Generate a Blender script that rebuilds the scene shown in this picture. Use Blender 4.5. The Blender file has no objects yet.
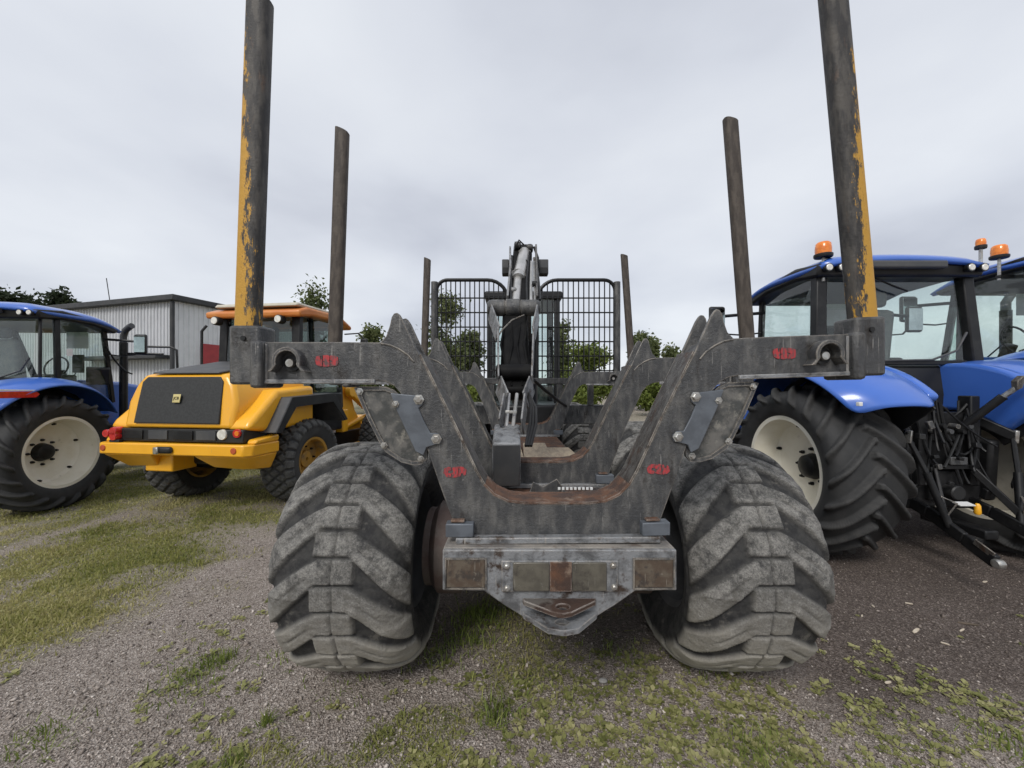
import bpy, bmesh, math, random
import numpy as np
from mathutils import Matrix, Vector, Euler
random.seed(7); rng = np.random.default_rng(7)
R = math.radians
scene = bpy.context.scene
col = scene.collection

# ------------------------------------------------------------------ camera, sky, sun, exposure
F, CX, HY, CH = 385.0, 512.0, 386.0, 1.715        # focal length (px), image centre, horizon row, eye height (m)
cd = bpy.data.cameras.new('camera'); cam = bpy.data.objects.new('camera', cd); col.objects.link(cam)
cd.sensor_width = 36.0; cd.lens = 36.0*F/1024; cd.shift_y = 2/1024
cd.clip_start = 0.05; cd.clip_end = 3000
cam.location = (0, 0, CH); cam.rotation_euler = (R(90), 0, 0)
scene.camera = cam

SUN_EL, SUN_AZ = R(43), R(205)      # azimuth measured from +Y clockwise: behind the photographer, a little to the left
w = bpy.data.worlds.new('World'); scene.world = w; w.use_nodes = True
nt = w.node_tree; N = nt.nodes; L = nt.links; N.clear()
out = N.new('ShaderNodeOutputWorld'); bg = N.new('ShaderNodeBackground')
sky = N.new('ShaderNodeTexSky'); sky.sky_type = 'NISHITA'; sky.sun_disc = False
sky.sun_elevation = SUN_EL; sky.sun_rotation = SUN_AZ
tc = N.new('ShaderNodeTexCoord')
sep = N.new('ShaderNodeSeparateXYZ'); L.new(tc.outputs['Generated'], sep.inputs[0])
def wmath(op, a, b=None):
    n = N.new('ShaderNodeMath'); n.operation = op
    for i, q in enumerate((a, b)):
        if q is None: continue
        if isinstance(q, (int, float)): n.inputs[i].default_value = q
        else: L.new(q, n.inputs[i])
    return n.outputs[0]
den = wmath('ADD', wmath('MAXIMUM', sep.outputs[2], 0.0), 0.22)      # cloud layer seen in perspective
cmb = N.new('ShaderNodeCombineXYZ')
L.new(wmath('DIVIDE', sep.outputs[0], den), cmb.inputs[0]); L.new(wmath('DIVIDE', sep.outputs[1], den), cmb.inputs[1])
SKYX, SKYY = 3.1, 1.4
n1 = N.new('ShaderNodeTexNoise'); n1.inputs['Scale'].default_value = .85; n1.inputs['Detail'].default_value = 7; n1.inputs['Roughness'].default_value = .46
n1.inputs['Distortion'].default_value = .15
wm = N.new('ShaderNodeMapping'); wm.inputs['Location'].default_value = (SKYX, SKYY, 0); L.new(cmb.outputs[0], wm.inputs[0]); L.new(wm.outputs[0], n1.inputs['Vector'])
cr = N.new('ShaderNodeValToRGB'); e = cr.color_ramp.elements
e[0].position = .33; e[0].color = (.40, .42, .475, 1); e[1].position = .64; e[1].color = (.61, .632, .668, 1)
m_ = e.new(.47); m_.color = (.515, .538, .588, 1)
L.new(n1.outputs['Fac'], cr.inputs[0])
skys = N.new('ShaderNodeVectorMath'); skys.operation = 'SCALE'; skys.inputs['Scale'].default_value = 0.10
L.new(sky.outputs[0], skys.inputs[0])
mx = N.new('ShaderNodeMix'); mx.data_type = 'RGBA'; mx.inputs['Factor'].default_value = 0.93
L.new(skys.outputs[0], mx.inputs['A']); L.new(cr.outputs[0], mx.inputs['B'])
L.new(mx.outputs['Result'], bg.inputs['Color']); bg.inputs['Strength'].default_value = 1.0
L.new(bg.outputs[0], out.inputs[0])
sd = bpy.data.lights.new('sun', 'SUN'); so = bpy.data.objects.new('sun', sd); col.objects.link(so)
sd.energy = 1.5; sd.angle = R(18); sd.color = (1, .965, .92)
so.rotation_euler = (R(90)-SUN_EL, 0, -SUN_AZ+math.pi)
so.location = (0, -5, 12)
vs = scene.view_settings; vs.view_transform = 'Standard'; vs.look = 'None'; vs.exposure = 0.48; vs.gamma = 1.0; vs.use_curve_mapping = False
scene.render.engine = 'CYCLES'; scene.cycles.use_denoising = True
scene.cycles.max_bounces = 8; scene.cycles.transparent_max_bounces = 16
scene.cycles.use_adaptive_sampling = True; scene.cycles.adaptive_threshold = .02

# ------------------------------------------------------------------ materials
MATS = {}
def mat(name, c, rough=.6, metal=0.0, c2=None, scale=6.0, lo=.4, hi=.62, c3=None, scale3=3.0, lo3=.56, hi3=.66,
        bump=0.0, bscale=60.0, coat=0.0, rvar=0.0, streak=None, attr=None, attrc=None, spec=None, detail=6, edge=None, scratch=None):
    """procedural surface: base colour c, broken by noise into c2, with patches of c3 (wear, rust, dust)"""
    m = bpy.data.materials.new(name); m.use_nodes = True; MATS[name] = m
    t = m.node_tree; n = t.nodes; l = t.links; p = n['Principled BSDF']
    p.inputs['Roughness'].default_value = rough; p.inputs['Metallic'].default_value = metal
    if coat: p.inputs['Coat Weight'].default_value = coat; p.inputs['Coat Roughness'].default_value = .12
    if spec is not None: p.inputs['Specular IOR Level'].default_value = spec
    co = n.new('ShaderNodeTexCoord').outputs['Object']
    if streak:
        mp = n.new('ShaderNodeMapping'); mp.inputs['Scale'].default_value = streak; l.new(co, mp.inputs[0]); cs = mp.outputs[0]
    else: cs = co
    def noise(vec, s, d=6, r=.6):
        q = n.new('ShaderNodeTexNoise'); q.inputs['Scale'].default_value = s; q.inputs['Detail'].default_value = d; q.inputs['Roughness'].default_value = r
        l.new(vec, q.inputs['Vector']); return q.outputs['Fac']
    def ramp(f, a, b):
        q = n.new('ShaderNodeMapRange'); q.interpolation_type = 'SMOOTHSTEP'; q.inputs[1].default_value = a; q.inputs[2].default_value = b; l.new(f, q.inputs[0]); return q.outputs[0]
    def mix(f, a, b):
        q = n.new('ShaderNodeMix'); q.data_type = 'RGBA'; l.new(f, q.inputs['Factor'])
        for nm, v in (('A', a), ('B', b)):
            if isinstance(v, tuple): q.inputs[nm].default_value = (*v, 1)
            else: l.new(v, q.inputs[nm])
        return q.outputs['Result']
    cur = tuple(c)
    if c2 is None: c2 = tuple(x*.82 for x in c)
    f1 = ramp(noise(cs, scale, detail), lo, hi); cur = mix(f1, tuple(c), tuple(c2))
    if attr:
        an = n.new('ShaderNodeAttribute'); an.attribute_name = attr
        mm = n.new('ShaderNodeMath'); mm.operation = 'MULTIPLY'; l.new(an.outputs['Fac'], mm.inputs[0])
        m3 = n.new('ShaderNodeMath'); m3.operation = 'MULTIPLY'; l.new(ramp(noise(co, 12, 14, .82), .36, .60), m3.inputs[0]); sp = n.new('ShaderNodeMapRange'); sp.inputs[1].default_value = .38; sp.inputs[2].default_value = .60; sp.inputs[3].default_value = .38; sp.inputs[4].default_value = 1.0; l.new(noise(co, 120, 6, .75), sp.inputs[0]); l.new(sp.outputs[0], m3.inputs[1]); l.new(m3.outputs[0], mm.inputs[1]); cur = mix(mm.outputs[0], cur, attrc)
    if c3:
        f3 = ramp(noise(cs, scale3, 9, .68), lo3, hi3); cur = mix(f3, cur, tuple(c3))
    if scratch:
        mp2 = n.new('ShaderNodeMapping'); mp2.inputs['Scale'].default_value = (1, 1, .07); mp2.inputs['Rotation'].default_value = (0, .35, 0); l.new(co, mp2.inputs[0])
        cur = mix(ramp(noise(mp2.outputs[0], 85, 3, .5), .66, .70), cur, tuple(scratch))
        cur = mix(ramp(noise(co, 38, 4, .7), .64, .72), cur, tuple(scratch))
    if edge:      # paint rubbed off along real edges
        bv = n.new('ShaderNodeBevel'); bv.samples = 4; bv.inputs['Radius'].default_value = .009
        ge = n.new('ShaderNodeNewGeometry'); dt = n.new('ShaderNodeVectorMath'); dt.operation = 'DOT_PRODUCT'; l.new(bv.outputs[0], dt.inputs[0]); l.new(ge.outputs['Normal'], dt.inputs[1])
        inv = n.new('ShaderNodeMath'); inv.operation = 'SUBTRACT'; inv.inputs[0].default_value = 1.0; l.new(dt.outputs['Value'], inv.inputs[1])
        em = n.new('ShaderNodeMath'); em.operation = 'MULTIPLY'; l.new(ramp(inv.outputs[0], .01, .10), em.inputs[0]); l.new(ramp(noise(co, 14, 6, .7), .36, .60), em.inputs[1])
        cur = mix(em.outputs[0], cur, tuple(edge))
    l.new(cur, p.inputs['Base Color'])
    if rvar:
        q = n.new('ShaderNodeMapRange'); q.inputs[1].default_value = .3; q.inputs[2].default_value = .7
        q.inputs[3].default_value = max(rough-rvar, .05); q.inputs[4].default_value = min(rough+rvar, 1); l.new(noise(co, scale*1.7), q.inputs[0]); l.new(q.outputs[0], p.inputs['Roughness'])
    if bump:
        b = n.new('ShaderNodeBump'); b.inputs['Strength'].default_value = bump; b.inputs['Distance'].default_value = .01
        l.new(noise(co, bscale, 8, .7), b.inputs['Height']); l.new(b.outputs[0], p.inputs['Normal'])
    return m
def glass(name, tint, refl=.06, rough=.02, haze=.0, hazec=(.3, .33, .32)):
    m = bpy.data.materials.new(name); m.use_nodes = True; MATS[name] = m
    t = m.node_tree; n = t.nodes; l = t.links; n.remove(n['Principled BSDF']); o = n['Material Output']
    tr = n.new('ShaderNodeBsdfTransparent'); tr.inputs[0].default_value = (*tint, 1)
    gl = n.new('ShaderNodeBsdfGlossy'); gl.inputs['Roughness'].default_value = rough
    lw = n.new('ShaderNodeLayerWeight'); lw.inputs[0].default_value = .5; fr = n.new('ShaderNodeMath'); fr.operation = 'POWER'; l.new(lw.outputs['Facing'], fr.inputs[0]); fr.inputs[1].default_value = 4.0
    ad = n.new('ShaderNodeMath'); ad.operation = 'ADD'; ad.use_clamp = True; l.new(fr.outputs[0], ad.inputs[0]); ad.inputs[1].default_value = refl
    a = n.new('ShaderNodeMixShader'); l.new(ad.outputs[0], a.inputs[0]); l.new(tr.outputs[0], a.inputs[1]); l.new(gl.outputs[0], a.inputs[2])
    if haze:
        d = n.new('ShaderNodeBsdfDiffuse'); d.inputs[0].default_value = (*hazec, 1)
        b = n.new('ShaderNodeMixShader'); b.inputs[0].default_value = haze; l.new(a.outputs[0], b.inputs[1]); l.new(d.outputs[0], b.inputs[2]); a = b
    l.new(a.outputs[0], o.inputs[0]); return m

STEEL = mat('dark_grey_painted_steel', (.052, .053, .055), .44, .12, (.125, .122, .116), 17, .40, .68, (.026, .022, .019), 11, .54, .70, streak=(1, 1, .38), bump=.6, bscale=60, rvar=.2, edge=(.34, .30, .25), scratch=(.19, .185, .175), detail=12)
STEEL2 = mat('scuffed_grey_steel', (.24, .247, .255), .42, .2, (.10, .102, .105), 12, .44, .64, (.05, .033, .024), 10, .54, .65, bump=.6, bscale=55, rvar=.2, edge=(.42, .38, .33), scratch=(.30, .285, .265), detail=12)
WORN = mat('bare_worn_steel', (.125, .118, .108), .42, .4, (.055, .047, .041), 12, .38, .62, (.075, .042, .027), 7, .52, .66, bump=.45, bscale=60, streak=(2.5, 2.5, .6), edge=(.55, .50, .43), scratch=(.24, .225, .2), detail=10)
RUSTY = mat('rusty_steel', (.13, .062, .034), .8, .1, (.06, .036, .027), 10, .38, .60, (.21, .15, .11), 9, .56, .68, bump=.6, bscale=70, edge=(.34, .29, .25), detail=10)
BRKT = mat('blue_grey_bracket_paint', (.125, .14, .16), .45, .2, (.09, .10, .115), 8, .4, .62, bump=.12, bscale=80)
FLAP = mat('dull_dark_polycarbonate', (.058, .060, .058), .34, 0, (.135, .13, .12), 16, .40, .62, (.21, .2, .175), 24, .56, .68, bump=.2, bscale=30, rvar=.15, scratch=(.22, .21, .19), detail=12)
BLACK = mat('black_paint', (.008, .0082, .009), .45, 0, (.018, .018, .018), 7, .45, .7, (.04, .036, .032), 11, .62, .76, bump=.08, bscale=60, spec=.35)
PLAST = mat('black_plastic', (.013, .0135, .0145), .5, 0, (.022, .022, .022), 5, .4, .65, spec=.4)
CAVSHADE = mat('black_cavity_shade', (.005, .005, .0055), .62, 0, (.010, .0098, .0095), 9, .4, .65, spec=.15)  # blacker than BLACK: shade inside the crane's cavity put into the colour
GREYPL = mat('dark_grey_plastic', (.05, .052, .056), .55, 0, (.07, .07, .07), 5, .4, .65, (.12, .11, .10), 4, .62, .8)
BOLT = mat('zinc_bolt', (.5, .5, .48), .35, .8, (.35, .33, .3), 30, .4, .6)
CHROME = mat('light_grey_cylinder_paint', (.42, .42, .41), .3, .5, (.52, .51, .5), 6, .4, .6, (.2, .18, .16), 8, .6, .72)
HUBM = mat('dusty_red_brown_axle', (.085, .058, .05), .7, 0, (.11, .09, .078), 6, .4, .62, (.15, .135, .115), 5, .56, .7, bump=.3, bscale=40)
TYRE = mat('worn_forestry_rubber', (.018, .018, .019), .78, 0, (.042, .041, .039), 20, .38, .62, (.11, .104, .092), 11, .57, .72, bump=1.0, bscale=42, attr='lug', attrc=(.34, .328, .30), detail=12)
def mud_foot(m, z0, z1, c):
    t = m.node_tree; n = t.nodes; l = t.links; p = n['Principled BSDF']; old = p.inputs['Base Color'].links[0].from_socket
    co = n.new('ShaderNodeTexCoord').outputs['Object']; s = n.new('ShaderNodeSeparateXYZ'); l.new(co, s.inputs[0])
    nz = n.new('ShaderNodeTexNoise'); nz.inputs['Scale'].default_value = 12; nz.inputs['Detail'].default_value = 12; nz.inputs['Roughness'].default_value = .75; l.new(co, nz.inputs['Vector'])
    a = n.new('ShaderNodeMath'); a.operation = 'MULTIPLY_ADD'; l.new(nz.outputs['Fac'], a.inputs[0]); a.inputs[1].default_value = .9; l.new(s.outputs[2], a.inputs[2])
    at = n.new('ShaderNodeAttribute'); at.attribute_name = 'lug'
    r = n.new('ShaderNodeMapRange'); r.inputs[1].default_value = z0+.45; r.inputs[2].default_value = z1+.45; r.inputs[3].default_value = 0; r.inputs[4].default_value = .85; l.new(a.outputs[0], r.inputs[0])
    mu = n.new('ShaderNodeMath'); mu.operation = 'MULTIPLY'; l.new(r.outputs[0], mu.inputs[0]); l.new(at.outputs['Fac'], mu.inputs[1])
    q = n.new('ShaderNodeMix'); q.data_type = 'RGBA'; l.new(mu.outputs[0], q.inputs['Factor']); l.new(old, q.inputs['A']); q.inputs['B'].default_value = (*c, 1); l.new(q.outputs['Result'], p.inputs['Base Color'])
mud_foot(TYRE, .05, -.48, (.44, .41, .345))
TYRET = mat('black_tractor_rubber', (.020, .0205, .021), .72, 0, (.03, .03, .03), 6, .4, .65, (.055, .052, .047), 4, .58, .78, bump=.2, bscale=70, attr='lug', attrc=(.045, .044, .042))
TYREL = mat('grey_dusty_loader_rubber', (.035, .035, .035), .8, 0, (.05, .05, .048), 6, .4, .65, (.10, .095, .085), 5, .6, .78, bump=.3, bscale=70, attr='lug', attrc=(.12, .118, .11))
BLUE = mat('blue_tractor_paint', (.045, .135, .50), .30, 0, (.05, .145, .52), 3, .4, .65, (.12, .18, .40), 6, .60, .85, coat=.45)
CREAM = mat('cream_rim_paint', (.80, .765, .66), .42, 0, (.74, .70, .58), 5, .4, .65, (.28, .25, .19), 7, .62, .76)
GREYRIM = mat('dusty_grey_rim_back', (.42, .395, .34), .6, 0, (.34, .32, .27), 5, .4, .65, (.15, .13, .11), 5, .55, .72)
YELLOW = mat('yellow_loader_paint', (.86, .425, .022), .36, 0, (.82, .395, .02), 3, .4, .65, (.55, .32, .06), 7, .62, .84, coat=.25, scratch=(.6, .36, .10))
YRIM = mat('muddy_yellow_rim', (.42, .225, .03), .6, 0, (.32, .18, .04), 7, .4, .62, (.16, .12, .07), 6, .5, .7)
ORANGE = mat('orange_cab_paint', (.56, .17, .03), .45, 0, (.60, .22, .05), 4, .4, .65, coat=.2)
CREAMROOF = mat('cream_roof_paint', (.52, .49, .40), .5, 0, (.45, .42, .34), 4, .4, .65)
GRILLE = mat('perforated_black_grille', (.017, .018, .018), .65, 0, (.026, .027, .027), 40, .4, .6)
GLASS = glass('green_tinted_cab_glass', (.925, .965, .95), .05)
GLASSD = glass('dark_cab_glass', (.62, .68, .66), .06)
AMBER = mat('amber_beacon_lens', (.85, .24, .02), .25, 0, (.7, .17, .01), 20, .4, .6, coat=.5)
REDL = mat('red_lamp_lens', (.55, .02, .018), .2, 0, (.4, .012, .012), 20, .4, .6, coat=.6)
WHITEL = mat('clear_lamp_lens', (.75, .74, .68), .15, 0, (.6, .58, .52), 20, .4, .6, coat=.6)
WHITEP = mat('white_sticker', (.75, .75, .74), .5, 0, (.68, .68, .66), 8, .4, .6)
REDP = mat('faded_red_stencil_paint', (.40, .035, .040), .6, 0, (.27, .040, .045), 30, .38, .62, (.09, .062, .062), 60, .48, .60, streak=(2, 1, .8))
BROWNL = mat('dirty_brown_reflector', (.075, .052, .036), .5, 0, (.11, .088, .065), 18, .4, .6, (.045, .036, .03), 22, .5, .62, bump=.3, scratch=(.19, .17, .14))
DIRTYL = mat('mud_filmed_lamp_lens', (.075, .068, .054), .42, 0, (.115, .105, .082), 12, .38, .62, (.05, .044, .036), 18, .52, .64, coat=.25, bump=.2, scratch=(.17, .16, .135))
WALLM = mat('pale_grey_sheet_metal', (.52, .53, .55), .5, .1, (.47, .48, .50), 2, .4, .65)
WALLM2 = mat('white_sheet_metal', (.66, .67, .68), .5, 0, (.60, .61, .62), 2, .4, .65)
ROOFM = mat('dark_roof_sheet', (.035, .037, .04), .6, .1, (.05, .05, .052), 3, .4, .6)
DOORR = mat('red_door_paint', (.36, .035, .04), .5, 0, (.30, .03, .035), 5, .4, .6)
WOOD = mat('weathered_pale_boards', (.33, .27, .19), .8, 0, (.24, .19, .14), 9, .4, .62, (.19, .11, .06), 6, .6, .74, bump=.3, bscale=50, streak=(4, 1, 4))
CHIPM = mat('pale_split_wood', (.55, .48, .38), .8, 0, (.44, .37, .28), 30, .4, .6, bump=.2)
TWIGM = mat('grey_brown_twig', (.13, .10, .075), .85, 0, (.09, .07, .05), 30, .4, .6)
SEATM = mat('grey_seat_fabric', (.10, .105, .11), .85, 0, (.13, .13, .13), 10, .4, .6)
BARK = mat('tree_bark', (.12, .10, .085), .85, 0, (.07, .06, .05), 12, .4, .6, bump=.4, bscale=30)
BIRCHB = mat('birch_bark', (.42, .41, .38), .75, 0, (.34, .33, .31), 8, .4, .6, (.05, .045, .04), 6, .58, .66, streak=(1, 1, 3))

def stake_mat(name, side):
    """steel stake: yellow paint left on its outer side and low down, the rest worn to dark steel"""
    m = mat(name, (.030, .028, .027), .6, .2, (.075, .068, .06), 16, .4, .62, (.12, .075, .05), 9, .6, .75, bump=.4, bscale=60, streak=(2, 2, .5))
    t = m.node_tree; n = t.nodes; l = t.links; p = n['Principled BSDF']
    old = p.inputs['Base Color'].links[0].from_socket
    co = n.new('ShaderNodeTexCoord').outputs['Object']; s = n.new('ShaderNodeSeparateXYZ'); l.new(co, s.inputs[0])
    def mth(op, a, b):
        q = n.new('ShaderNodeMath'); q.operation = op
        for i, v in enumerate((a, b)):
            if isinstance(v, (int, float)): q.inputs[i].default_value = v
            else: l.new(v, q.inputs[i])
        return q.outputs[0]
    def nz(sc, zs, rg):
        z = n.new('ShaderNodeTexNoise'); z.inputs['Scale'].default_value = sc; z.inputs['Detail'].default_value = 9; z.inputs['Roughness'].default_value = rg
        mp = n.new('ShaderNodeMapping'); mp.inputs['Scale'].default_value = (1.5, 1.5, zs); l.new(co, mp.inputs[0]); l.new(mp.outputs[0], z.inputs['Vector']); return z.outputs['Fac']
    f = mth('ADD', mth('MULTIPLY', s.outputs[0], 11.0*side), mth('ADD', mth('MULTIPLY', nz(5, .5, .7), 1.7), mth('MULTIPLY', nz(30, .40, .8), 2.6)))
    f = mth('SUBTRACT', f, mth('MULTIPLY', s.outputs[2], .75))
    mr = n.new('ShaderNodeMapRange'); mr.inputs[1].default_value = 1.56; mr.inputs[2].default_value = 1.62; l.new(f, mr.inputs[0])
    q = n.new('ShaderNodeMix'); q.data_type = 'RGBA'; l.new(mr.outputs[0], q.inputs['Factor']); l.new(old, q.inputs['A']); q.inputs['B'].default_value = (.50, .275, .04, 1)
    l.new(q.outputs['Result'], p.inputs['Base Color']); return m
STAKEL = stake_mat('peeling_yellow_stake_paint_west', -1)
STAKER = stake_mat('peeling_yellow_stake_paint_east', 1)
STAKEB = mat('brown_worn_stake_steel', (.048, .038, .031), .65, .15, (.088, .072, .058), 16, .4, .62, (.05, .04, .035), 8, .58, .72, bump=.4, bscale=60, streak=(2, 2, .5))

# ------------------------------------------------------------------ mesh helpers
def link(o, parent=None):
    col.objects.link(o)
    if parent is not None: o.parent = parent
    return o
def empty(name, loc=(0, 0, 0), parent=None, rz=0.0):
    o = bpy.data.objects.new(name, None); o.location = loc; o.rotation_euler = (0, 0, rz); o.empty_display_size = .2
    return link(o, parent)
def tag(o, label=None, cat=None, group=None, kind=None):
    if label: o['label'] = label
    if cat: o['category'] = cat
    if group: o['group'] = group
    if kind: o['kind'] = kind
    return o
def place(name, data, parent, loc=(0, 0, 0), rot=(0, 0, 0), sc=None):
    o = bpy.data.objects.new(name, data); o.location = loc; o.rotation_euler = rot
    if sc: o.scale = sc
    return link(o, parent)
class MB:
    def __init__(s): s.v = []; s.f = []
    def add(s, vs, fs):
        b = len(s.v); s.v += [tuple(p) for p in vs]; s.f += [tuple(i+b for i in q) for q in fs]; return s
    def box(s, x0, x1, y0, y1, z0, z1):
        return s.add([(x, y, z) for x in (x0, x1) for y in (y0, y1) for z in (z0, z1)],
                     [(0, 1, 3, 2), (4, 6, 7, 5), (0, 4, 5, 1), (2, 3, 7, 6), (0, 2, 6, 4), (1, 5, 7, 3)])
    def obox(s, c, size, rot=(0, 0, 0)):
        m = Euler(rot).to_matrix(); c = Vector(c); a, b, d = (q/2 for q in size)
        return s.add([c + m @ Vector((x, y, z)) for x in (-a, a) for y in (-b, b) for z in (-d, d)],
                     [(0, 1, 3, 2), (4, 6, 7, 5), (0, 4, 5, 1), (2, 3, 7, 6), (0, 2, 6, 4), (1, 5, 7, 3)])
    def prism(s, pts, a, b, plane='xz'):
        """polygon extruded from a to b along the missing axis"""
        g = {'xz': lambda p, t: (p[0], t, p[1]), 'yz': lambda p, t: (t, p[0], p[1]), 'xy': lambda p, t: (p[0], p[1], t)}[plane]
        n = len(pts); vs = [g(p, a) for p in pts]+[g(p, b) for p in pts]
        return s.add(vs, [tuple(range(n)), tuple(range(2*n-1, n-1, -1))]+[(i, (i+1) % n+0, (i+1) % n+n, i+n) for i in range(n)])
    def bar(s, p, q, wd, ht, up=(0, 0, 1)):
        """rectangular bar from p to q"""
        p, q = Vector(p), Vector(q); d = (q-p).normalized(); x = d.cross(Vector(up))
        if x.length < 1e-4: x = d.cross(Vector((1, 0, 0)))
        x.normalize(); z = x.cross(d)
        return s.add([c + x*a*wd/2 + z*b*ht/2 for c in (p, q) for a, b in ((-1, -1), (1, -1), (1, 1), (-1, 1))],
                     [(3, 2, 1, 0), (4, 5, 6, 7), (0, 1, 5, 4), (1, 2, 6, 5), (2, 3, 7, 6), (3, 0, 4, 7)])
    def tube(s, pts, r, n=8, r2=None, flat=1.0):
        P = [Vector(p) for p in pts]; k = len(P); vs = []; fs = []
        u = None
        for i, c in enumerate(P):
            d = ((P[min(i+1, k-1)]-c).normalized() + (c-P[max(i-1, 0)]).normalized()).normalized()
            if u is None:
                u = d.cross(Vector((0, 0, 1)))
                if u.length < 1e-3: u = Vector((1, 0, 0))
            u = (u - d*u.dot(d)).normalized(); v = d.cross(u)
            rr = r if r2 is None else r+(r2-r)*i/(k-1)
            vs += [c + u*math.cos(2*math.pi*j/n)*rr + v*math.sin(2*math.pi*j/n)*rr*flat for j in range(n)]
        for i in range(k-1):
            fs += [(i*n+j, i*n+(j+1) % n, (i+1)*n+(j+1) % n, (i+1)*n+j) for j in range(n)]
        fs += [tuple(range(n-1, -1, -1)), tuple((k-1)*n+j for j in range(n))]
        return s.add(vs, fs)
    def lathe(s, prof, axis='x', c=(0, 0, 0), n=32, closed=False):
        """prof: (radius, offset along axis)"""
        k = len(prof); vs = []
        for r, h in prof:
            for j in range(n):
                a = 2*math.pi*j/n; A, B = r*math.cos(a), r*math.sin(a)
                p = {'x': (h, A, B), 'y': (A, h, -B), 'z': (A, B, h)}[axis]
                vs.append((p[0]+c[0], p[1]+c[1], p[2]+c[2]))
        fs = [(i*n+j, i*n+(j+1) % n, (i+1)*n+(j+1) % n, (i+1)*n+j) for i in range(k-1) for j in range(n)]
        if closed: fs += [((k-1)*n+j, (k-1)*n+(j+1) % n, (j+1) % n, j) for j in range(n)]
        else: fs += [tuple(range(n-1, -1, -1)), tuple((k-1)*n+j for j in range(n))]
        return s.add(vs, fs)
    def mesh(s, name, m, smooth=False):
        me = bpy.data.meshes.new(name); me.from_pydata(s.v, [], s.f); me.validate(); me.update()
        bm = bmesh.new(); bm.from_mesh(me); bmesh.ops.recalc_face_normals(bm, faces=bm.faces); bm.to_mesh(me); bm.free()
        me.materials.append(m)
        if smooth:
            me.polygons.foreach_set('use_smooth', [True]*len(me.polygons)); me.set_sharp_from_angle(angle=R(38))
        return me
    def build(s, name, m, parent=None, bevel=0.0, smooth=False, loc=(0, 0, 0), seg=2):
        me = s.mesh(name, m, smooth); o = place(name, me, parent, loc)
        if bevel:
            b = o.modifiers.new('bevel', 'BEVEL'); b.width = bevel; b.segments = seg; b.limit_method = 'ANGLE'; b.angle_limit = R(40)
            if not smooth:
                me.polygons.foreach_set('use_smooth', [True]*len(me.polygons)); me.set_sharp_from_angle(angle=R(38)); b.harden_normals = False
        return o
def np_mesh(name, V, Fc, m, smooth=False):
    """fast mesh from arrays; Fc is (n, k)"""
    me = bpy.data.meshes.new(name); k = Fc.shape[1]
    me.vertices.add(len(V)); me.vertices.foreach_set('co', V.astype(np.float32).ravel())
    me.loops.add(Fc.size); me.loops.foreach_set('vertex_index', Fc.astype(np.int32).ravel())
    me.polygons.add(len(Fc)); me.polygons.foreach_set('loop_start', np.arange(0, Fc.size, k, dtype=np.int32))
    if smooth: me.polygons.foreach_set('use_smooth', np.ones(len(Fc), bool))
    me.update(); me.validate(); me.materials.append(m); return me
def px(x, y, Z):
    """picture point at depth Z -> world point"""
    return ((x-CX)/F*Z, Z, CH-(y-HY)/F*Z)
def sst(a, b, x):
    t = np.clip((x-a)/(b-a), 0, 1); return t*t*(3-2*t)
def vnoise(x, y, s, seed=0):
    """smooth value noise on arrays"""
    g = np.random.default_rng(seed).random((256, 256)); X = x*s; Y = y*s
    i = np.floor(X).astype(int); j = np.floor(Y).astype(int); u = X-i; v = Y-j; u = u*u*(3-2*u); v = v*v*(3-2*v)
    G = lambda a, b: g[a % 256, b % 256]
    return (G(i, j)*(1-u)+G(i+1, j)*u)*(1-v)+(G(i, j+1)*(1-u)+G(i+1, j+1)*u)*v
def fbm(x, y, s, seed=0, o=4):
    a = 0; t = 0; k = 1.0
    for q in range(o): a = a+k*vnoise(x, y, s*2**q, seed+q); t += k; k *= .55
    return a/t

# ------------------------------------------------------------------ tyres (real lugs)
def tyre_mesh(name, m, Rad, W, rin, lug, nu, nv, lh, shoulder, flat=.02, wob=.0):
    R0 = Rad-lh; hw = W/2
    half = [(0, R0), (hw*.45, R0-.004), (hw*.78, R0-shoulder*.28), (hw*.95, R0-shoulder), (hw*1.0, R0-shoulder*1.9), (hw*1.0, (R0+rin)/2), (hw*.93, rin+.05), (hw*.80, rin)]
    pts = [(-a, b) for a, b in half[:0:-1]]+half
    P = np.array(pts)
    for _ in range(3):
        Q = [P[0]]
        for i in range(len(P)-1): Q += [P[i]*.75+P[i+1]*.25, P[i]*.25+P[i+1]*.75]
        Q.append(P[-1]); P = np.array(Q)
    d = np.r_[0, np.cumsum(np.hypot(*np.diff(P, axis=0).T))]; S = np.linspace(0, d[-1], nv)
    X = np.interp(S, d, P[:, 0]); Rr = np.interp(S, d, P[:, 1]); S = S-d[-1]/2
    tx, tr = np.gradient(X), np.gradient(Rr); nl = np.hypot(tx, tr); nx, nr = -tr/nl, tx/nl
    A = np.arange(nu)*2*math.pi/nu
    SS, AA = np.meshgrid(S, A); h = lug(SS, AA)
    if wob: h = h*(1-wob*fbm(SS+3, AA, 9, 5)) 
    xx = X[None]+nx[None]*h*lh; rr = Rr[None]+nr[None]*h*lh
    V = np.stack([xx, -rr*np.cos(AA), rr*np.sin(AA)], -1); V[..., 2] = np.maximum(V[..., 2], -(Rad-flat))
    i = np.arange(nu)[:, None]; j = np.arange(nv-1)[None]
    Fc = np.stack([i*nv+j, i*nv+j+1, ((i+1) % nu)*nv+j+1, ((i+1) % nu)*nv+j], -1).reshape(-1, 4)
    me = np_mesh(name, V.reshape(-1, 3), Fc[:, ::-1], m, True)
    at = me.attributes.new('lug', 'FLOAT', 'POINT'); at.data.foreach_set('value', np.clip(h, 0, 1).ravel().astype(np.float32))
    return me
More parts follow.
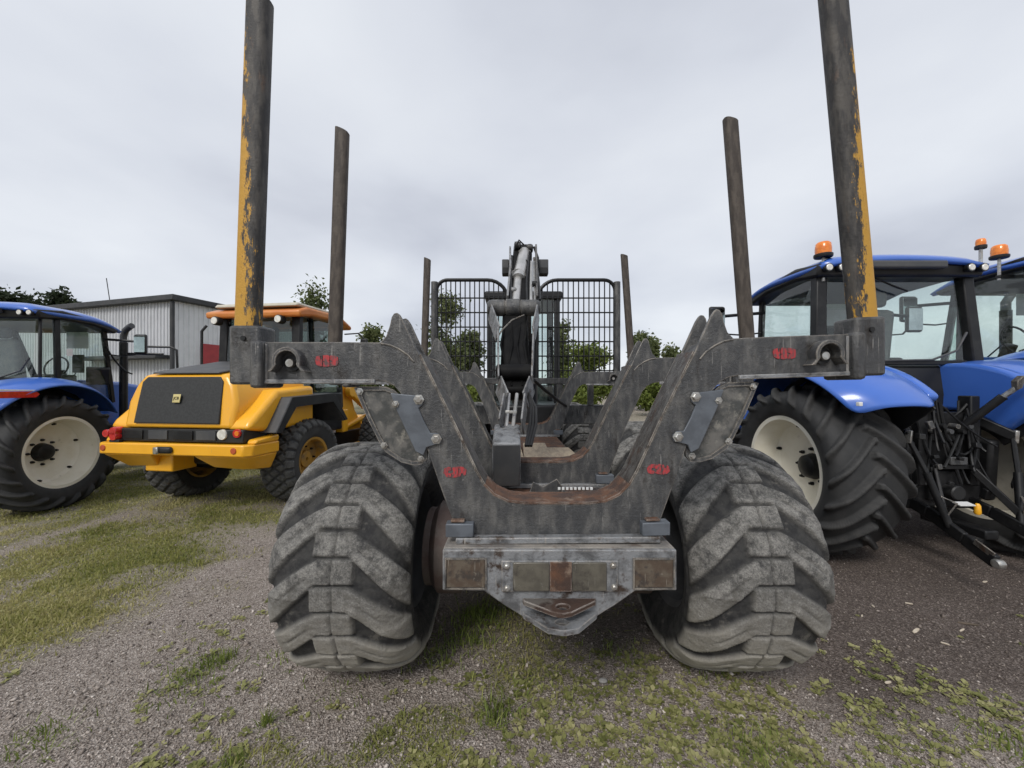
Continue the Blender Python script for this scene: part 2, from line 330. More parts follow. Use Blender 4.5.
def chevron(Rad, n, k, q0, q1, w0, w1, w2, edge, start, curve=.0, slit=0):
    """lugs running from the centre line outwards and backwards, the two sides half a pitch apart"""
    P = 2*math.pi/n
    def fn(S, A):
        H = np.zeros_like(S)
        for side, off in ((-1, 0), (1, P/2)):
            q = side*S; c = k*np.maximum(q-q0, 0)+curve*np.maximum(q-q0, 0)**2
            d = (np.mod(A-off+c/Rad, P)-P/2)*Rad
            wd = np.interp(q, [start, q0, (q0+q1)/2, q1], [w0, w0, w1, w2])
            h = sst(-edge, edge, wd-np.abs(d))*sst(start-edge, start+edge, q)*(1-sst(q1, q1+.05, q))
            if slit: h = h*(1-.55*np.exp(-((q-slit)/.006)**2))*(1-.35*np.exp(-(d/.007)**2)*sst(.10, .14, q)*sst(.30, .22, q))
            H = np.maximum(H, h)
        return H
    return fn
def blocks(Rad, n, hw):
    def fn(S, A):
        a = A*n/(2*math.pi)
        g = lambda t: sst(.10, .17, np.abs(np.mod(t, 1)-.5)*-1+.5)
        h = np.minimum(g(a+S*5.2), g(a-S*5.2+.25)); sh = g(a*1.0+.3)
        h = np.where(np.abs(S) > hw*.72, sh, h)
        return h*(1-sst(hw*1.12, hw*1.3, np.abs(S)))
    return fn
T_FOR = tyre_mesh('forestry_tyre', TYRE, .685, .72, .36, chevron(.66, 16, .62, .075, .37, .059, .080, .098, .009, -.105, .8, .004), 640, 120, .034, .085, .028, .45)
T_TRR = tyre_mesh('tractor_rear_tyre', TYRET, .87, .66, .53, chevron(.84, 20, .95, .0, .36, .030, .030, .036, .010, -.035, .4), 520, 90, .055, .06)
T_TRF = tyre_mesh('tractor_front_tyre', TYRET, .64, .50, .36, chevron(.62, 18, .95, .0, .28, .028, .028, .034, .012, -.03, .4), 260, 50, .045, .05)
T_LOAD = tyre_mesh('loader_tyre', TYREL, .62, .46, .32, blocks(.6, 26, .23), 420, 80, .026, .05)

# ------------------------------------------------------------------ ground (one sheet to the horizon)
def axis_pts(lo, hi, step, far):
    a = list(np.arange(lo, hi+1e-6, step)); d = step; p = hi
    up = []
    while p < far: d *= 1.35; p += d; up.append(p)
    d = step; p = lo; dn = []
    while p > -far: d *= 1.35; p -= d; dn.append(p)
    return np.array(dn[::-1]+a+up)
def zone_fields(X, Y):
    """how much grass, brown earth and weeds grow at a ground point (0..1)"""
    n = fbm(X, Y, .9, 11, 5); n2 = fbm(X+40, Y, 2.6, 21, 4)
    g = sst(-2.55, -3.25, X+(n-.5)*2.0+(n2-.5)*.7)                          # grass verge on the left
    track = np.exp(-((X+5.35+(n-.5)*.5)/.22)**2)*sst(7.5, 4.5, Y)
    g = g*(1-.85*track)*(.40+.60*sst(.36, .54, n2))
    patch = sst(.52, .64, fbm(X+7, Y+3, 1.7, 31, 4))*sst(.40, .55, n2)
    g = np.maximum(g, .42*patch*sst(1.2, .4, X)*sst(3.6, 2.6, Y)*sst(-3.2, -2.4, X))
    mid = np.exp(-((X-.05)/.34)**2)*sst(1.9, 2.2, Y)*sst(5, 3, Y)*sst(.36, .55, n2)
    g = np.maximum(g, .38*mid)
    earth = sst(1.25, 1.95, X+(n-.5)*.7)*sst(1.75, 2.25, Y+(n2-.5)*.5)      # fine brown earth on the right
    earth = np.maximum(earth, .55*sst(1.1, .7, np.abs(X-.2))*sst(2.2, 2.8, Y)*sst(7, 5, Y))
    weeds = sst(.44, .60, fbm(X+3, Y+9, 2.1, 41, 4))*sst(2.75, 2.3, Y+(n-.5)*.4)*sst(-.9, -.1, X+(n2-.5)*.5)
    weeds = np.maximum(weeds, .5*sst(.55, .66, fbm(X+13, Y+5, 2.0, 51, 4))*sst(3.2, 2.6, Y))
    weeds = weeds*(1-.8*earth*sst(2.1, 2.5, Y))
    return g, earth, weeds
def ground_z(X, Y):
    fade = sst(14, 9, np.hypot(X, Y-3))
    return ((fbm(X, Y, .7, 61, 3)-.5)*.05+(fbm(X, Y, 4.5, 71, 3)-.5)*.022)*fade-.004
xs = axis_pts(-6.5, 5.5, .045, 900); ys = axis_pts(1.2, 8.5, .045, 900)
GX, GY = np.meshgrid(xs, ys); GZ = ground_z(GX, GY)
nx_, ny_ = len(xs), len(ys); jj, ii = np.meshgrid(np.arange(nx_-1), np.arange(ny_-1)); b0 = ii*nx_+jj
Fq = np.stack([b0, b0+1, b0+nx_+1, b0+nx_], -1).reshape(-1, 4)
def ground_mat():
    m = bpy.data.materials.new('gravel_yard'); m.use_nodes = True; t = m.node_tree; n = t.nodes; l = t.links; p = n['Principled BSDF']
    p.inputs['Roughness'].default_value = .92; p.inputs['Specular IOR Level'].default_value = .25
    co = n.new('ShaderNodeTexCoord').outputs['Object']
    def noise(s, d=6, r=.6):
        q = n.new('ShaderNodeTexNoise'); q.inputs['Scale'].default_value = s; q.inputs['Detail'].default_value = d; q.inputs['Roughness'].default_value = r; l.new(co, q.inputs['Vector']); return q.outputs['Fac']
    def vor(s):
        q = n.new('ShaderNodeTexVoronoi'); q.inputs['Scale'].default_value = s; l.new(co, q.inputs['Vector']); return q
    def rampc(f, stops):
        q = n.new('ShaderNodeValToRGB'); e = q.color_ramp.elements; e[0].position, e[0].color = stops[0][0], (*stops[0][1], 1); e[1].position, e[1].color = stops[-1][0], (*stops[-1][1], 1)
        for s, c in stops[1:-1]: e.new(s).color = (*c, 1)
        l.new(f, q.inputs[0]); return q.outputs[0]
    def mix(f, a, b, mode='MIX'):
        q = n.new('ShaderNodeMix'); q.data_type = 'RGBA'; q.blend_type = mode
        if isinstance(f, float): q.inputs['Factor'].default_value = f
        else: l.new(f, q.inputs['Factor'])
        l.new(a, q.inputs['A']); l.new(b, q.inputs['B']); return q.outputs['Result']
    v1, v2 = vor(95), vor(210)
    s1 = n.new('ShaderNodeSeparateColor'); l.new(v1.outputs['Color'], s1.inputs[0]); s2 = n.new('ShaderNodeSeparateColor'); l.new(v2.outputs['Color'], s2.inputs[0])
    pal = [(0, (.10, .08, .066)), (.35, (.255, .215, .185)), (.7, (.385, .335, .295)), (1, (.62, .56, .51))]
    grav = mix(.5, rampc(s1.outputs[0], pal), rampc(s2.outputs[1], pal))
    pal2 = [(0, (.048, .036, .031)), (.5, (.115, .091, .078)), (.85, (.18, .149, .13)), (1, (.34, .29, .26))]
    brown = mix(.6, rampc(s2.outputs[0], pal2), rampc(s1.outputs[2], pal2))
    turf = mix(.5, rampc(noise(55, 8, .7), [(.3, (.085, .10, .03)), (.5, (.20, .205, .072)), (.72, (.34, .30, .15))]), rampc(noise(3, 5), [(.3, (.24, .20, .11)), (.6, (.17, .185, .055))]))
    at = n.new('ShaderNodeAttribute'); at.attribute_name = 'zone'; sz = n.new('ShaderNodeSeparateColor'); l.new(at.outputs['Color'], sz.inputs[0])
    c = mix(sz.outputs[1], grav, brown); c = mix(sz.outputs[0], c, turf)
    big = rampc(noise(1.1, 6, .65), [(.3, (.80, .79, .78)), (.7, (1.12, 1.12, 1.12))]); c = mix(1.0, c, big, 'MULTIPLY')
    l.new(c, p.inputs['Base Color'])
    b = n.new('ShaderNodeBump'); b.inputs['Strength'].default_value = .9; b.inputs['Distance'].default_value = .012
    ad = n.new('ShaderNodeMath'); ad.operation = 'ADD'; l.new(v1.outputs['Distance'], ad.inputs[0]); l.new(noise(120, 6, .7), ad.inputs[1]); l.new(ad.outputs[0], b.inputs['Height']); l.new(b.outputs[0], p.inputs['Normal'])
    return m
gm = np_mesh('ground', np.stack([GX, GY, GZ], -1).reshape(-1, 3), Fq, ground_mat(), True)
g_, e_, w_ = zone_fields(GX, GY); far = sst(9, 16, np.hypot(GX, GY-2)); g_ = np.maximum(g_*(1-far*.3), far*.35*sst(.4, .6, fbm(GX, GY, .25, 81, 3))); e_ = e_*(1-far)
ca = gm.color_attributes.new('zone', 'FLOAT_COLOR', 'POINT')
ca.data.foreach_set('color', np.stack([g_*.85, e_, w_, np.ones_like(g_)], -1).ravel().astype(np.float32))
tag(place('ground', gm, None), 'gravel and grass yard the machines stand on', kind='structure')

# ------------------------------------------------------------------ forwarder
FX, FY = .198, 2.55
fw = empty('forwarder', (FX, FY, 0))
tag(fw, 'grey timber forwarder seen from behind with upright stakes and folded crane', 'forwarder')
def q2(x, y, Z=1.70):      # picture point -> (x, height) in the forwarder's own frame
    a = px(x, y, Z); return (a[0]-FX, a[2])
def inset(pts, d):
    """polygon moved inwards by d (miter)"""
    n = len(pts); area = sum(pts[i][0]*pts[(i+1) % n][1]-pts[(i+1) % n][0]*pts[i][1] for i in range(n)); sg = 1 if area > 0 else -1; o = []
    for i in range(n):
        a, b, c = Vector(pts[i-1]), Vector(pts[i]), Vector(pts[(i+1) % n]); e1 = (b-a).normalized(); e2 = (c-b).normalized()
        n1 = Vector((-e1.y, e1.x))*sg; n2 = Vector((-e2.y, e2.x))*sg; m = (n1+n2); m = m/max(m.length_squared/2, .4); o.append(tuple(b+m*d))
    return o
topL = [(262, 342), (340, 342), (380, 342.5), (386, 336), (389.5, 326), (391.5, 317), (394, 313.3), (397, 312.6), (399.5, 314.5), (403, 320)]
innL = [(403, 320), (419, 355), (452, 421), (476, 472), (483.5, 485), (494, 495.5), (508, 502), (525, 504)]
botL = [(262, 382.5), (374, 380), (385, 381.5), (394, 386), (401, 394), (411, 415), (427, 449), (441, 489), (455.7, 529), (457, 541)]
cut = [(262, 342), (340, 342), (384, 342.5), (396, 342), (411, 345)]          # the box section behind the horn plates stays lower
tL, iL, bL, kL = ([q2(*p) for p in s] for s in (topL, innL, botL, cut))
mir = lambda s: [(-x, z) for x, z in s[::-1]]
plate = tL[:-1]+iL+mir(iL)+mir(tL[:-1])+mir(bL)[::1][::-1][::-1]
plate = tL[:-1]+iL+mir(tL[:-1]+iL)+[(-x, z) for x, z in bL]+bL[::-1]
core = inset(kL+iL[1:]+mir(kL+iL[1:])+[(-x, z) for x, z in bL]+bL[::-1], .004)
flapL = [q2(*p) for p in [(352.5, 388), (358, 386.5), (384, 386.5), (393, 390), (403, 399), (415, 418), (423, 432), (427, 450), (426, 460), (421, 465), (412, 466), (400, 463), (384, 452.5), (377, 441), (366, 419)]]
brk = [q2(*p) for p in [(391, 393), (416, 395.5), (421, 396), (424, 400), (423, 405), (419, 408), (424, 420), (431, 433), (438, 433), (442, 437), (441, 443), (434, 445), (427, 447), (424, 455), (416, 451), (398, 412)]]
BY = 1.70-FY
def make_bunk(y, name, full):
    """one U-shaped bunk: two profiled plates, a box section between them, a worn liner, stake sockets"""
    o = empty('bunk', (0, y, 0), fw); tag(o, name)
    MB().prism(plate, 0, .016).build('front_plate', STEEL, o, .003)
    MB().prism(plate, .139, .155).build('back_plate', STEEL, o, .003)
    MB().prism(core, .013, .142).build('box_section', STEEL, o, .003)
    ln = [MB(), MB()]; full_in = iL[1:]+mir(iL[1:])
    off = inset(full_in+[(1.2, 3), (-1.2, 3)], .010)[:len(full_in)]
    bt = MB(); nk = len(full_in)-1
    for k in range(nk):
        a, b, c, d = full_in[k], full_in[k+1], off[k+1], off[k]
        (bt if 2 < k < nk-3 else ln[k > 5]).add([(p[0], t, p[1]) for t in (-.004, .159) for p in (a, b, c, d)], [(0, 1, 2, 3), (7, 6, 5, 4), (3, 2, 6, 7), (0, 4, 5, 1)])
    [q.build('wear_liner', WORN, o) for q in ln]; bt.build('floor_liner', RUSTY, o)
    for s in (-1, 1):
        X = lambda x: s*abs(x)
        sx = lambda a, b: (min(s*a, s*b), max(s*a, s*b))
        a, b = sx(1.300, 1.432)
        MB().box(a, b, -.025, .10, q2(0, 384.5)[1], q2(0, 326)[1]).build('stake_socket', STEEL, o, .012)
        a, b = sx(1.284, 1.336)
        MB().box(a, b, -.038, .14, q2(0, 388)[1], q2(0, 341)[1]).build('socket_collar', STEEL, o, .014)
        MB().lathe([(.011, -.0325), (.011, -.025)], 'y', (s*1.365, 0, q2(0, 339)[1]), 10).build('pin_hole', BLACK, o)
        wb_ = [q2(*p) for p in [(381, 343.5), (390, 345), (399, 349), (408, 355), (414, 362)]]
        MB().tube([(x if s < 0 else -x, -.001, z) for x, z in wb_], .0045, 6).build('weld_bead', STEEL, o, smooth=True)
        MB().tube([(s*1.282, -.002, q2(0, 344)[1]), (s*1.282, -.002, q2(0, 380)[1])], .006, 6).build('weld_bead', STEEL2, o, smooth=True)
        z = q2(0, 383)[1]; a, b = sx(.80, 1.30)
        MB().box(a, b, -.012, .004, z-.004, z+.016).build('lower_flange', STEEL2, o, .004)
        # half round cable guard and pin on the arm
        cx, cz = s*1.165, q2(0, 362)[1]; gd = MB(); R1, R2 = .062, .045; prof = [(-.075, -.035), (-.055, -.01)]
        ang = [R(t) for t in range(200, -21, -20)]
        pts = [(cx+R1*math.cos(t), cz+R1*math.sin(t)) for t in ang]+[(cx+R2*math.cos(t), cz+R2*math.sin(t)) for t in ang[::-1]]
        gd.prism([(cx-.082, cz-.045), *pts[:12], (cx+.082, cz-.045), (cx+.064, cz-.045), *pts[12:], (cx-.064, cz-.045)], -.055, .0)
        gd.build('cable_guard', STEEL, o, .003, smooth=True)
        MB().lathe([(.036, -.012), (.036, 0.0)], 'y', (cx, 0, cz-.006), 18).build('pin_boss', BLACK, o, smooth=True)
        MB().lathe([(.017, -.03), (.019, -.025), (.019, -.01)], 'y', (cx, 0, cz-.006), 14).build('pin', BOLT, o, smooth=True)
        if full:
            fl = [(s*-x if s > 0 else x, z) for x, z in flapL]; bk = [(s*-x if s > 0 else x, z) for x, z in brk]
            MB().prism(fl, .0245, .036).build('mudguard_plate', FLAP, o, .003)
            rim = inset(fl, .018); rm = MB()
            for k in range(len(fl)):
                n = (k+1) % len(fl)
                rm.add([(p[0], t, p[1]) for t in (.016, .024) for p in (fl[k], fl[n], rim[n], rim[k])], [(0, 1, 2, 3), (7, 6, 5, 4), (3, 2, 6, 7), (0, 4, 5, 1)])
            rm.build('mudguard_edge', STEEL, o)
            MB().prism(bk, -.012, -.001).build('mudguard_bracket', BRKT, o, .003)
            for bx, by, rr in [(419.5, 399.5, .016), (437, 438.5, .016), (396.5, 404, .011), (358.5, 391.5, .011), (420, 459.5, .011), (383, 446, .011)]:
                x, z = q2(bx, by); x = -x if s > 0 else x; yb = -.012 if rr > .012 or bx == 396.5 else .016
                MB().lathe([(rr*1.5, yb), (rr*1.5, yb-.003), (rr, yb-.0035), (rr, yb-.013), (rr*.8, yb-.015)], 'y', (x, 0, z), 6).build('bolt', BOLT, o)
    MB().box(q2(457, 0)[0], -q2(457, 0)[0], -.045, -.001, q2(0, 540.5)[1], q2(0, 534.5)[1]).build('base_flange', STEEL2, o, .004)
    for s in (-1, 1):
        a, b = sorted((s*.365, s*.485))
        MB().box(a, b, -.040, .015, q2(0, 534)[1], q2(0, 521)[1]).build('clamp_block', BRKT, o, .004)
        MB().box(a+.02, b-.04, -.03, .0, q2(0, 520.5)[1], q2(0, 518)[1]).build('clamp_bolt', RUSTY, o, .004)
    return o
bunk1 = make_bunk(BY, 'rear bunk with red stencilled marks and mudguard plates', True)
for c in bunk1.children:            # the right arm of this bunk is bent slightly upwards
    for v in c.data.vertices:
        if v.co.x > .25: v.co.z += .040*(v.co.x-.25)/1.17
bunk2 = make_bunk(2.61-FY, 'middle bunk', False)
bunk3 = make_bunk(5.20-FY, 'front bunk just behind the headgate', False)
# red stencil marks: three stubby strokes each, sprayed on the steel
def red_mark(cx, cy, wpx, hpx, kind):
    x, z = q2(cx, cy); wd, ht = wpx/F*1.70, hpx/F*1.70; m = MB(); y0, y1 = -.0035, -.0005
    rb = lambda a, b, c, d: m.box(x+a*wd, x+b*wd, y0, y1, z+c*ht, z+d*ht)
    def blob(pts):
        m.prism([(x+a*wd, z+b*ht) for a, b in pts], y0, y1)
    if kind == 'arm':      # three smeared letters
        blob([(-.5, .1), (-.46, .38), (-.30, .46), (-.27, .12), (-.22, .12), (-.20, .48), (-.19, -.46), (-.3, -.46), (-.46, -.3)])
        blob([(-.165, .48), (.02, .52), (.12, .44), (.125, .1), (.06, .06), (.125, .0), (.13, -.46), (.0, -.5), (-.16, -.48), (-.155, -.1), (-.06, -.06), (-.16, .0)])
        blob([(.155, .48), (.34, .46), (.48, .32), (.5, -.1), (.46, -.38), (.3, -.46), (.16, -.46), (.165, -.12), (.28, -.02), (.16, .06)])
    else:
        sg = 1 if cx < 556 else -1; bl = lambda p: blob([(a, b*sg) for a, b in p])
        bl([(-.5, -.05), (-.46, .34), (-.28, .47), (-.16, .40), (-.17, .16), (-.30, .12), (-.30, -.1), (-.17, -.14), (-.16, -.48), (-.36, -.44)])
        bl([(-.14, .36), (.0, .46), (.17, .50), (.13, -.0), (.11, -.46), (-.1, -.5), (-.14, -.1), (-.06, .05)])
        bl([(.20, .50), (.36, .46), (.5, .20), (.47, -.2), (.40, -.36), (.33, -.1), (.27, -.1), (.24, -.4), (.14, -.42), (.165, .0)])
    m.build('red_stencil_mark', REDP, bunk1)
for a in [(327, 361, 23, 11.5, 'arm'), (784, 353.5, 23, 11.5, 'arm'), (455, 472, 23, 11, 'leg'), (658, 469, 23, 10.5, 'leg')]: red_mark(*a)
# stakes
def stake(bunk, x0, z0, x1, z1, m, wd=.114):
    o = empty('stake_holder', (0, 0, 0)) if False else None
    n = 20; L_ = math.hypot(x1-x0, z1-z0); k = 14; vs = []; fs = []
    for i in range(k):
        t = i/(k-1); zz = t*L_
        for j in range(n):
            a = 2*math.pi*j/n; ca_, sa = math.cos(a), math.sin(a)
            ex = wd/2*math.copysign(abs(ca_)**.72, ca_); ey = wd*.40*math.copysign(abs(sa)**.72, sa)
            slant = (.035*(ex/wd+.5) if i == k-1 else 0)
            vs.append((ex, ey, zz-slant))
    for i in range(k-1): fs += [(i*n+j, i*n+(j+1) % n, (i+1)*n+(j+1) % n, (i+1)*n+j) for j in range(n)]
    fs += [tuple(range(n-1, -1, -1)), tuple((k-1)*n+j for j in range(n))]
    ob = MB().add(vs, fs).build('stake', m, bunk, .004, smooth=True, loc=(x0, .035, z0)); ob.rotation_euler = (0, math.atan2(x1-x0, z1-z0), 0)
    return ob
for bk, Zs, pl in ((bunk1, 1.735, [(248.5, 330, 260.5, -6, STAKEL), (862.5, 322, 831, -22, STAKER)]),
                   (bunk2, 2.645, [(335, 345, 342.5, 128, STAKEB), (747, 340, 730, 118, STAKEB)]),
                   (bunk3, 5.235, [(424.5, 350, 427.5, 257.5, STAKEB), (630.5, 350, 624, 254, STAKEB)])):
    for a, b, c, d, m in pl:
        x0, z0 = q2(a, b, Zs); x1, z1 = q2(c, d, Zs); s = -1 if a < 520 else 1
        dx = (x1-x0)/(z1-z0); zb = 1.80; stake(bk, x0-dx*(z0-zb), zb, x1, z1, m, .092 if bk is not bunk1 else .104)

# bumper
DUSTY = mat('dust_covered_steel', (.26, .235, .205), .8, 0, (.15, .14, .13), 9, .38, .62, (.10, .07, .05), 8, .55, .68, bump=.4, bscale=60, edge=(.42, .40, .36), detail=10)
bm_ = empty('bumper', (0, 1.60-FY, 0), fw)
B = lambda x, y: q2(x, y, 1.60)
hw = .487; zt = B(0, 550)[1]; zb = B(0, 590.5)[1]; cb = B(484, 592)[0]
lower = [B(*p) for p in [(484, 592), (505, 606), (523, 617), (540, 627)]]
face = [(-hw, zt), (-hw, zb), (cb, zb-.003)]+lower[1:]+[(-x, z) for x, z in lower[1:][::-1]]+[(-cb, zb-.003), (hw, zb), (hw, zt)]
MB().prism(face, 0, .02).build('face_plate', STEEL2, bm_, .005)
MB().box(-hw, hw, .0205, .155, zt-.014, zt).build('top_plate', DUSTY, bm_, .004)
for s in (-1, 1):
    a, b = sorted((s*hw, s*(hw-.012))); MB().box(a, b, .0205, .155, zb, zt-.015).build('side_plate', STEEL2, bm_, .003)
    a, b = sorted((s*(hw-.017), s*(hw-.178))); MB().box(a, b, -.006, -.001, B(0, 587)[1], B(0, 559)[1]).build('side_reflector', BROWNL, bm_, .006)
    ed = MB(); x0, x1, z0, z1 = a-.006, b+.006, B(0, 588.5)[1], B(0, 557.5)[1]
    for t in ((x0, x1, z1-.006, z1), (x0, x1, z0, z0+.006), (x0, x0+.006, z0+.0061, z1-.0061), (x1-.006, x1, z0+.0061, z1-.0061)): ed.box(t[0], t[1], -.009, -.0005, t[2], t[3])
    ed.build('reflector_rim', STEEL, bm_)
lp = empty('lamp_panel', (0, 0, 0), bm_)
pz0, pz1 = B(0, 591)[1], B(0, 560)[1]; pw = .242
MB().box(-pw, pw, -.008, -.001, pz0, pz1).build('panel_plate', STEEL2, lp, .006)
for a, b in ((513, 549), (572, 606)): MB().box(B(a, 0)[0], B(b, 0)[0], -.016, -.0085, pz0+.006, pz1-.004).build('tail_lamp', DIRTYL, lp, .006)
MB().box(B(549.5, 0)[0], B(571.5, 0)[0], -.014, -.0085, pz0+.003, pz1-.002).build('rusty_centre_plate', RUSTY, lp, .004)
for a, b in ((507, 565), (507, 587), (612.5, 564.5), (613.5, 586)):
    x, z = B(a, b); MB().lathe([(.014, -.008), (.014, -.011), (.0095, -.0112), (.0095, -.018), (.006, -.02)], 'y', (x, 0, z), 8).build('panel_bolt', BOLT, lp)
# tow coupling: two plates with pin holes, jutting towards the viewer
th = empty('tow_hitch', (0, 0, 0), bm_)
HITCHM = mat('worn_rusty_hitch', (.075, .045, .033), .6, .3, (.14, .125, .11), 9, .46, .62, (.05, .033, .027), 10, .5, .62, bump=.5, bscale=50, edge=(.5, .46, .42))
def holed(pts, hx, hy, hr, z0, z1, name, m, nh=20):
    hc = Vector((hx, hy)); ang = sorted({round(math.atan2(y-hy, x-hx) % (2*math.pi), 5) for x, y in pts} | {round(2*math.pi*i/nh, 5) for i in range(nh)}); out_, inn = [], []
    for a in ang:
        d = Vector((math.cos(a), math.sin(a))); best = None
        for i in range(len(pts)):
            p, q = Vector(pts[i]), Vector(pts[(i+1) % len(pts)]); e = q-p; den_ = d.x*e.y-d.y*e.x
            if abs(den_) < 1e-9: continue
            w_ = p-hc; t = (w_.x*e.y-w_.y*e.x)/den_; u = (w_.x*d.y-w_.y*d.x)/den_
            if t > 1e-6 and -1e-4 <= u <= 1.0001: best = t if best is None else min(best, t)
        out_.append(tuple(hc+d*best)); inn.append((hx+hr*d.x, hy+hr*.8*d.y))
    k = len(ang); vs = [(x, y, z) for z in (z1, z0) for ring in (out_, inn) for x, y in ring]; fs = []
    for i in range(k):
        n = (i+1) % k; fs += [(i, n, k+n, k+i), (2*k+n, 2*k+i, 3*k+i, 3*k+n), (n, i, 2*k+i, 2*k+n), (k+i, k+n, 3*k+n, 3*k+i)]
    return MB().add(vs, fs).build(name, m, th, .002)
zu = B(0, 598)[1]
holed([(-.155, -.001), (-.150, -.02), (-.035, -.10), (.0, -.11), (.035, -.10), (.145, -.02), (.15, -.001)], .005, -.062, .026, zu-.02, zu, 'upper_hitch_plate', HITCHM)
zl = B(0, 611)[1]
holed([(-.155, -.001), (-.15, -.02), (-.06, -.115), (.0, -.13), (.06, -.115), (.15, -.02), (.155, -.001)], .0, -.075, .026, zl-.022, zl, 'lower_hitch_plate', STEEL2)
# back wall of the coupling
MB().box(-.09, .09, .021, .05, zl-.02, zu+.03).build('hitch_web', STEEL2, th, .004)

# frame and axle
fr = MB(); fr.box(-.30, .30, 1.735-FY, 5.9-FY, .80, 1.005); fr.box(-.16, .16, 1.76-FY, 5.9-FY, .76, .799)
fr.build('frame_beam', STEEL, fw, .012)
ax = empty('axle', (0, 0, 0), fw)
for s in (-1, 1):
    pr = [(.20, .30), (.262, .33), (.27, .36), (.27, .46), (.255, .47), (.255, .50), (.285, .52), (.285, .66), (.24, .70), (.24, .74)]
    for yy in (0, 1.52):
        MB().lathe([(r, s*h) for r, h in pr], 'x', (0, yy, .665), 36).build('hub_drum', HUBM, ax, smooth=True)
    MB().box(min(s*.34, s*.60), max(s*.34, s*.60), .02, 1.50, .50, .86).build('bogie_beam', HUBM, ax, .04)
MB().box(-.34, .34, .62, .92, .46, .85).build('axle_housing', HUBM, ax, .04)
rimF = MB(); rimF.lathe([(.365, -.29), (.385, -.285), (.385, -.27), (.345, -.26), (.335, -.12), (.335, .2), (.345, .26), (.385, .27), (.385, .285), (.365, .29), (.33, .262), (.315, .2), (.315, -.12), (.325, -.262)], 'x', (0, 0, 0), 40, True)
rimF.lathe([(.318, -.02), (.318, .012), (.10, .03), (.10, -.03)], 'x', (0, 0, 0), 40, True); rimF = rimF.mesh('rim', GREYPL, True)
for (s, yy) in [(s, y) for y in (0, 1.52, 5.0, 6.45) for s in (-1, 1)]:
    wl = empty('wheel', (s*1.09, yy, .665), fw)
    t = place('tyre', T_FOR, wl); t.rotation_euler = (R((7 if s > 0 else 0)+yy*40), 0, 0) if yy else (0, 0, 0)
    place('rim', rimF, wl)
# wheel roll: rotating would move the flattened foot, so every wheel keeps its foot down
for o in fw.children:
    if o.name.startswith('wheel'):
        for c in o.children: c.rotation_euler = (0, 0, 0)

# loose planks and torn sheet on the load floor
lf = MB().box(-.40, .40, 2.85-FY, 5.15-FY, 1.01, 1.035).build('load_floor', RUSTY, fw, .003)
for k, (x0, x1, y0, y1, z, rz, m) in enumerate([(-.33, -.10, 2.9, 4.3, 1.055, 1.5, WOOD), (-.09, .15, 2.87, 4.2, 1.06, -1.0, WOOD), (.16, .40, 2.88, 3.95, 1.05, 2.0, WOOD), (.05, .33, 2.85, 3.3, 1.10, -5, WOOD)]):
    p = MB().obox((0, 0, 0), (x1-x0, y1-y0, .032)).build('floor_board', m, fw, .003, loc=((x0+x1)/2, (y0+y1)/2-FY, z+.02)); p.rotation_euler = (R(1.5 if k == 3 else 0), 0, R(rz))
fl = [q2(*p, 2.2) for p in [(500, 500), (528, 497), (533, 482), (543, 487), (557, 479), (566, 492), (580, 497), (640, 500), (640, 506), (500, 506)]]
MB().prism([(x, max(z, 1.045)) for x, z in fl], 2.20-FY, 2.212-FY).build('torn_edge_plate', STEEL, fw, .002)
MB().prism([q2(*p, 1.93) for p in [(607, 497), (611, 481), (620, 490), (617, 499)]], 1.93-FY, 1.945-FY).build('bent_corner_piece', WORN, fw, .002)
MB().box(-.30, .32, 1.92-FY, 2.58-FY, 1.012, 1.03).build('floor_plate', RUSTY, fw, .003)
tooth = MB()
for k in range(9): tooth.box(.03+k*.020, .042+k*.020, 1.908-FY, 1.915-FY, 1.20-.0, 1.212)
tooth.build('white_toothed_strip', WHITEP, fw)

